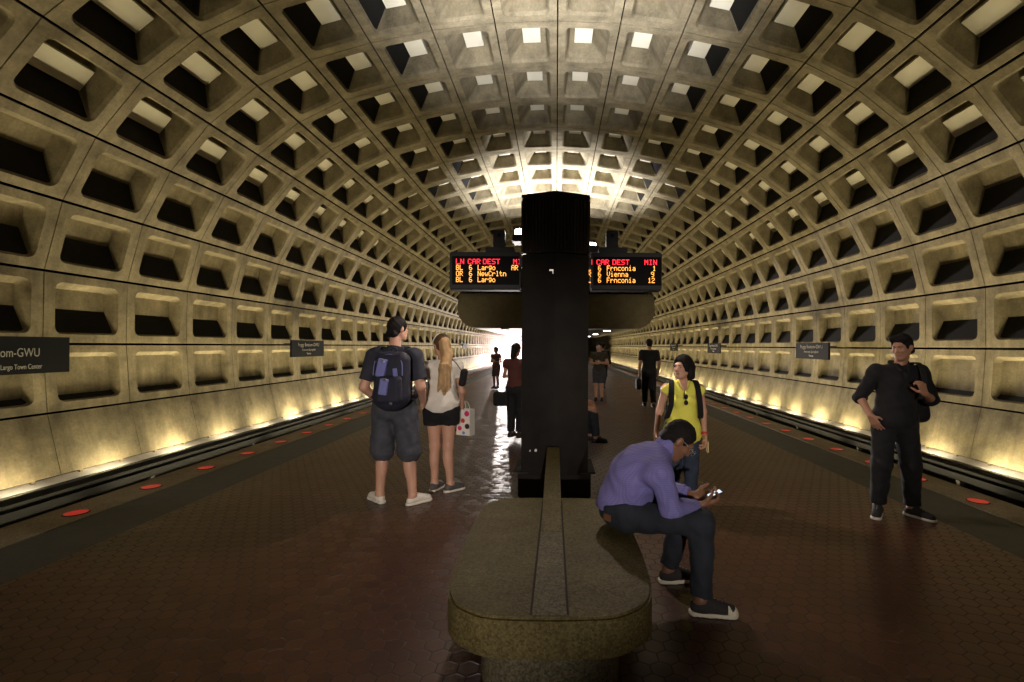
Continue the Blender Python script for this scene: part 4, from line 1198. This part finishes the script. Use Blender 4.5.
# ---------------------------------------------------------------- man in black on the right, facing the camera
def man_black():
    J = dict(pelvis=(0, 0, .93), chest=(-.02, .0, 1.215), neck=(-.04, -.01, 1.42), head=(-.045, .03, 1.59), hipL=(-.09, 0, .89), hipR=(.09, 0, .89),
             kneeL=(-.125, .03, .48), kneeR=(.12, .03, .48), ankL=(-.15, .0, .085), ankR=(.145, .02, .085), toeL=(-.62, .8, 0), toeR=(.45, .9, 0),
             shL=(-.215, -.005, 1.355), shR=(.155, -.005, 1.355), elL=(-.305, .0, 1.10), elR=(.265, -.09, 1.10), wrL=(-.155, .20, 1.17), wrR=(.235, .075, .945))
    f = Fig(J, .95, headR=rotm(-48, 13), hk=.98)
    o = f.body(.0055, M['skin_tan'], hands={'L': ((.35, .15, .92), (.45, -.85, 0), (.9, .35, -.3), 1.15, 1.0, .5), 'R': ((-.45, .12, -.88), (-.6, -.7, .2), (-.3, .9, .4), .25)})
    tag(o, 'person in a black rolled-sleeve shirt and black trousers standing at the right platform edge', 'person')
    s = Solid(); f.torso(s, .022, lower=False)
    s.cone((0, .0, 1.02), (0, .0, .90), .155, .175, .05); s.ell((0, 0, .92), (.195, .14, .13), None, .05)
    for x in 'LR': f.arm(s, x, .017, 0, 1.12 if x == 'R' else 1.15)
    s.cone((-.03, .15, 1.28), (-.04, .10, 1.46), .02, .07, .01, 's')
    s.mesh('shirt', .0065, M['blackcloth'], o, wr=.004, gclip=[((0, 0, .845), (0, 0, -1)), ((0, -.03, 1.455), (0, .1, .99))])
    s = Solid()
    s.cone((-.115, -.02, 1.44), (-.06, .115, 1.37), .014, .010, .01).cone((.035, -.02, 1.44), (.0, .115, 1.37), .014, .010, .01).cone((-.11, -.03, 1.445), (.03, -.03, 1.445), .016, .016, .02)
    s.mesh('collar', .005, M['blackcloth'], o)
    for x, tt in (('R', 1.12), ('L', 1.15)):
        e, w = f.J['el' + x], f.J['wr' + x]; d = nrm(w - e); p = e + (w - e) * (tt - 1.09); q = e + (w - e) * (tt - .95)
        Solid().cone(p, q, .066, .060, .003, 'u', [(p, -d), (q, d)]).mesh('rolled_cuff', .0055, M['blackcloth'], o)
    s = Solid()
    for x in 'LR': f.leg(s, x, .020, 1.93, flare=.012)
    f.torso(s, .012, upper=False)
    s.mesh('trousers', .0065, M['blackcloth2'], o, wr=.004, gclip=[((0, 0, .97), (0, 0, 1))])
    for x in 'LR': f.shoe(x, o, M['dark_shoe'], M['white_rubber'], M['lace'], L=.275)
    c, R = f.J['head'], f.R
    s = Solid(); hair_cap(s, c, R, .98, .013, .006)
    s.cone(c + R @ V3(-.05, .05, .088), c + R @ V3(.05, .05, .088), .03, .03, .02)
    s.cone(c + R @ V3(-.04, -.075, -.055), c + R @ V3(.04, -.075, -.055), .03, .03, .03)
    s.mesh('hair', .005, M['hair'], o, wr=.002, wf=(130, 120, 110))
    head_details(c, R, .98, o)
    X, Y = 3.20, 4.56
    place(o, X, Y, 168)
    b = empty('shoulder_bag'); place(b, X, Y, 168); tag(b, 'black bag slung behind the shoulder of the person in black shirt', 'bag')
    s = Solid(); s.box((-.25, -.215, 1.06), (.12, .085, .21), .07, rotm(0, 0, 8)); s.mesh('main_pack', .007, M['blackcloth2'], b, wr=.002)
    pts = [(-.23, -.18, 1.25), (-.185, -.11, 1.415), (-.18, .0, 1.442), (-.18, .085, 1.405), (-.175, .145, 1.31), (-.16, .182, 1.25), (-.13, .19, 1.12)]
    band('strap', spline(pts, 5), [(1, 0, 0)] * 31, .045, .008, M['blackcloth2'], b)
M['blackcloth2'] = mat('black_twill', (.009, .009, .011), .9, var=.2, vscale=12)
man_black()

# ---------------------------------------------------------------- people farther along the platform
def stander(X, Y, rz, H, label, top, bottom, skin, hair, h=.009, fem=False, sleeves=.75, leglen=1.95, skirt=0, stride=0.0, arms='down', bulk=1.0, longhair=False):
    k = H / 1.75
    st = stride
    J = dict(pelvis=(0, 0, .95), chest=(0, .0, 1.245), neck=(0, -.01, 1.45), head=(0, .03, 1.625), hipL=(-.09, 0, .91), hipR=(.09, 0, .91),
             kneeL=(-.09, .03 + st * .5, .49), kneeR=(.09, .03 - st * .25, .49), ankL=(-.09, st * .7, .085), ankR=(.09, -st, .085),
             shL=(-.185, -.005, 1.385), shR=(.185, -.005, 1.385))
    if arms == 'down': J.update(elL=(-.25, -.04 - st * .3, 1.11), elR=(.25, -.04 + st * .3, 1.11), wrL=(-.26, .03 - st * .4, .86), wrR=(.26, .04 + st * .5, .86))
    elif arms == 'front': J.update(elL=(-.25, .0, 1.12), elR=(.25, .0, 1.12), wrL=(-.05, .19, 1.14), wrR=(.06, .20, 1.12))
    J = {a: tuple(np.array(b) * k) for a, b in J.items()}
    f = Fig(J, k * bulk * (.95 if fem else 1.05), fem, rotm(0, 4 if arms == 'down' else 16), k * .98)
    hd = {'L': ((0, .15, -1), (.9, 0, 0), (0, 1, 0), .5), 'R': ((0, .15, -1), (-.9, 0, 0), (0, 1, 0), .5)} if arms == 'down' else {'L': ((.8, .3, .2), (0, -1, 0), (0, 0, 1), .6), 'R': ((-.8, .3, .2), (0, -1, 0), (0, 0, 1), .6)}
    o = f.body(h, M[skin], hands=hd); tag(o, label, 'person')
    s = Solid(); f.torso(s, .02, lower=False); s.ell((0, 0, .95 * k), (.185 * k * bulk, .135 * k, .14), None, .05)
    for x in 'LR': f.arm(s, x, .022, 0, sleeves)
    s.mesh('dress' if skirt else 'shirt', h, M[top], o, wr=.002, gclip=[((0, 0, .86 * k), (0, 0, -1)), ((0, 0, 1.475 * k), (0, .1, .99))])
    s = Solid()
    if skirt:
        s.cone((0, 0, .92 * k), (0, .01, skirt * k), .165 * k, .175 * k, .03); s.ell((0, -.02, .9 * k), (.175 * k, .14 * k, .16), None, .04)
        s.mesh('skirt', h, M[bottom], o, wr=.003, gclip=[((0, 0, skirt * k), (0, 0, -1)), ((0, 0, .99 * k), (0, 0, 1))])
    else:
        for x in 'LR': f.leg(s, x, .02, leglen, flare=.01)
        f.torso(s, .012, upper=False)
        s.mesh('trousers' if leglen > 1.5 else 'shorts', h, M[bottom], o, wr=.003, gclip=[((0, 0, 1.0 * k), (0, 0, 1))])
    for x in 'LR': f.shoe(x, o, M['dark_shoe'], M['black'], None, h=.007, L=.26 * k)
    c, R = f.J['head'], f.R
    s = Solid(); hair_cap(s, c, R, k * .98, .014, .006)
    if longhair: s.cone(c + R @ V3(0, -.07, .0), c + R @ V3(0, -.075, -.14), .06, .05, .03)
    else: s.cone(c + R @ V3(-.04, -.075, -.055), c + R @ V3(.04, -.075, -.055), .03, .03, .03)
    s.mesh('hair', .007, M[hair], o)
    place(o, X, Y, rz)
    return o, f
o, f = stander(2.46, 12.75, 0, 1.79, 'person in a dark T-shirt walking away along the right side of the platform', 'blackcloth', 'blackcloth2', 'skin_tan', 'hair', stride=.16, h=.009)
b = empty('holdall'); place(b, 2.46 - .31, 12.62, 0); tag(b, 'black holdall carried by the person walking away on the right', 'bag')
s = Solid(); s.box((0, 0, .60), (.06, .17, .14), .05); s.mesh('pouch', .01, M['blackcloth'], b)
tube('handle', spline([(0, -.10, .72), (0, -.06, .80), (0, .0, .825), (0, .06, .80), (0, .10, .72)], 4), .010, M['blackcloth'], b)
stander(-2.20, 17.8, 150, 1.54, 'person in a dark knee-length dress standing against the glare of the train', 'dress', 'dress', 'skin_brown', 'hair', fem=True, skirt=.52, arms='front', sleeves=.4)
o, f = stander(-.70, 8.35, -25, 1.63, 'person in dark clothes partly hidden by the left side of the pylon', 'redbrown', 'blackcloth2', 'skin_tan', 'hair', fem=True, arms='front', sleeves=.35, longhair=True)
b = empty('handbag'); place(b, -.93, 8.18, 0); tag(b, 'black handbag beside the person at the left of the pylon', 'bag')
s = Solid(); s.box((0, 0, .68), (.13, .06, .12), .05); s.mesh('pouch', .009, M['blackcloth'], b)
tube('handle', spline([(-.07, 0, .78), (-.05, 0, .90), (.0, 0, .96), (.05, 0, .90), (.07, 0, .78)], 5), .008, M['blackcloth'], b)
stander(1.25, 14.0, 170, 1.70, 'person in dark shorts with bare legs beyond the right side of the pylon', 'olive', 'greyshort', 'skin_light', 'hair', leglen=.9, arms='front', sleeves=.5)
stander(1.78, 18.3, -30, 1.72, 'person in dark clothes walking beyond the bare-legged person right of the pylon', 'blackcloth', 'jeans', 'skin_tan', 'hair', stride=.18, sleeves=1.7)

def sitter():
    J = dict(pelvis=(0, 0, .62), chest=(0, .04, .86), neck=(0, .06, 1.06), head=(0, .10, 1.235), hipL=(-.09, .03, .595), hipR=(.09, .03, .595),
             kneeL=(-.10, .47, .56), kneeR=(.10, .47, .56), ankL=(-.10, .45, .085), ankR=(.11, .52, .085),
             shL=(-.17, .05, 1.0), shR=(.17, .05, 1.0), elL=(-.22, .14, .76), elR=(.22, .14, .76), wrL=(-.10, .36, .68), wrR=(.10, .36, .68))
    f = Fig(J, 1.0, headR=rotm(0, 10))
    o = f.body(.009, M['skin_tan'], hands={'L': ((.3, .9, -.1), (0, 0, -1), (1, 0, 0), .3), 'R': ((-.3, .9, -.1), (0, 0, -1), (-1, 0, 0), .3)})
    tag(o, 'person sitting on the bench behind the pylon, only legs and shoes showing', 'person')
    s = Solid(); f.torso(s, .02, lower=False)
    for x in 'LR': f.arm(s, x, .022, 0, 1.7)
    s.mesh('shirt', .009, M['redbrown'], o, wr=.003, gclip=[((0, 0, .55), (0, 0, -1)), ((0, 0, 1.085), (0, .1, .99))])
    s = Solid()
    for x in 'LR': f.leg(s, x, .018, 1.93, flare=.01)
    f.torso(s, .012, upper=False)
    s.mesh('jeans', .009, M['jeans'], o, wr=.003, gclip=[((0, 0, .66), (0, .3, .95))])
    for x in 'LR': f.shoe(x, o, M['dark_shoe'], M['black'], None, h=.007)
    s = Solid(); hair_cap(s, f.J['head'], f.R, 1, .014, .006); s.mesh('hair', .008, M['hair'], o)
    place(o, .14, 8.0, -90)
sitter()
# ------------------------------------------------------------------ lights of the station and added fill beams
def area(name, loc, d, sx, sy, power, col, spread=180):
    l = bpy.data.lights.new(name, 'AREA'); l.shape = 'RECTANGLE'; l.size = sx; l.size_y = sy
    l.energy = power; l.color = col; l.spread = math.radians(spread)
    o = bpy.data.objects.new(name, l); COL.objects.link(o); o.location = loc
    d = Vector(d).normalized(); y = Vector((0, 1, 0)); z = -d
    x = y.cross(z).normalized(); y2 = z.cross(x)
    o.matrix_world = Matrix(((x.x, y2.x, z.x, loc[0]), (x.y, y2.y, z.y, loc[1]), (x.z, y2.z, z.z, loc[2]), (0, 0, 0, 1)))
    return o
WARM = (1.0, .84, .50)
rl = random.Random(3)
for s in (-1, 1):
    for k in range(K0 + 6, K1 - 4):
        yc = ring_y(k) + PITCH / 2
        p = 21 * rl.uniform(.8, 1.15)
        if yc < 8.5: p *= .72
        if yc > 14: p *= 1.3
        area('trough_tube', (s * 7.785, yc, -.672), (s * .62, 0, 1), 0.04, .60, p, WARM)
    for k in range(K0 + 6, K1 - 4, 3):
        yc = ring_y(k) + PITCH * 1.5
        p = 100
        if yc < 6: p *= .6
        area('track_uplight', (s * 7.17, yc, -1.06), (s * .30, 0, 1), .12, 4.2, p, WARM, 125)
def spot(name, loc, d, power, col, size, blend, r):
    l = bpy.data.lights.new(name, 'SPOT'); l.energy = power; l.color = col; l.spot_size = math.radians(size); l.spot_blend = blend; l.shadow_soft_size = r
    o = bpy.data.objects.new(name, l); COL.objects.link(o); o.location = loc
    o.rotation_euler = Vector(d).to_track_quat('-Z', 'Y').to_euler()
    return o
for y in (PY, 18.6):
    for s in (-1, 1):
        spot('flood_beam', (s * .40, y + .41, 2.97), (0, .02, 1) if y > 10 else (0, .47, 1), 6000 if y > 10 else 2700, (.97, .95, 1.0), 98 if y > 10 else 78, 1, .07)
for s in (-1, 1):
    spot('headlight_beam', (-6.35 + s * .98, 65.85, .26), (.10, -1, .02), 48000, (1.0, .86, .80), 28, .6, .1)
    if True:
        spot('flank_fill', (-.01 + s * .39, PY - .20, 2.45), (s * .7, -.72, -.75), 130 if s > 0 else 120, (1.0, .84, .74), 104, .8, .04)  # added fill from the pylon flanks to light the people
for s, tgt, pw in ((1, (1.75, 4.5, 1.3), 2500), (-1, (-1.45, 5.0, .95), 3000)):
    src = Vector((-.01 - s * .42, -8.1 + .20, 2.45))
    spot('people_fill', src, Vector(tgt) - src, pw, (1.0, .88, .76), 20, .9, .05)  # added narrow fill aimed at the people from behind the camera
# ------------------------------------------------------------------ added haze volume in place of the headlight glare
hm = bpy.data.materials.new('glare_haze'); N, L = nt(hm); N.remove(N['Principled BSDF'])
vsn = N.new('ShaderNodeVolumeScatter'); vsn.inputs['Density'].default_value = .009; vsn.inputs['Anisotropy'].default_value = .55
vsn.inputs['Color'].default_value = (1, .80, .78, 1)
L.new(vsn.outputs[0], N['Material Output'].inputs['Volume'])
tag(box('added_haze', -7.38, -2.6, 40, 65.6, -.6, 2.74, hm), 'added pale haze standing in for the headlight glare of the arriving train', 'added_haze', kind='stuff')
# ------------------------------------------------------------------ camera
cam = bpy.data.cameras.new('camera'); co = bpy.data.objects.new('camera', cam); COL.objects.link(co)
cam.sensor_width = 36; cam.lens = 36 * F_PX / 1024
cam.shift_x = -(VPX - 512) / 1024; cam.shift_y = (VPY - 341) / 1024
cam.clip_start = .05; cam.clip_end = 300
co.matrix_world = Matrix.Translation((0, 0, EYE)) @ Matrix.Rotation(PI / 2, 4, 'X') @ Matrix.Rotation(math.radians(ROLL), 4, 'Z')
SC.camera = co
w = bpy.data.worlds.new('world'); SC.world = w; w.use_nodes = True
w.node_tree.nodes['Background'].inputs[0].default_value = (0, 0, 0, 1)
vs_ = SC.view_settings
vs_.view_transform = 'Standard'; vs_.look = 'None'; vs_.gamma = 1; vs_.use_curve_mapping = False; vs_.exposure = 0.0
cy = SC.cycles
cy.use_denoising = True; cy.max_bounces = 5; cy.diffuse_bounces = 2; cy.glossy_bounces = 3; cy.sample_clamp_indirect = 6.0
cy.volume_bounces = 1; cy.volume_step_rate = 2; cy.caustics_reflective = False; cy.caustics_refractive = False
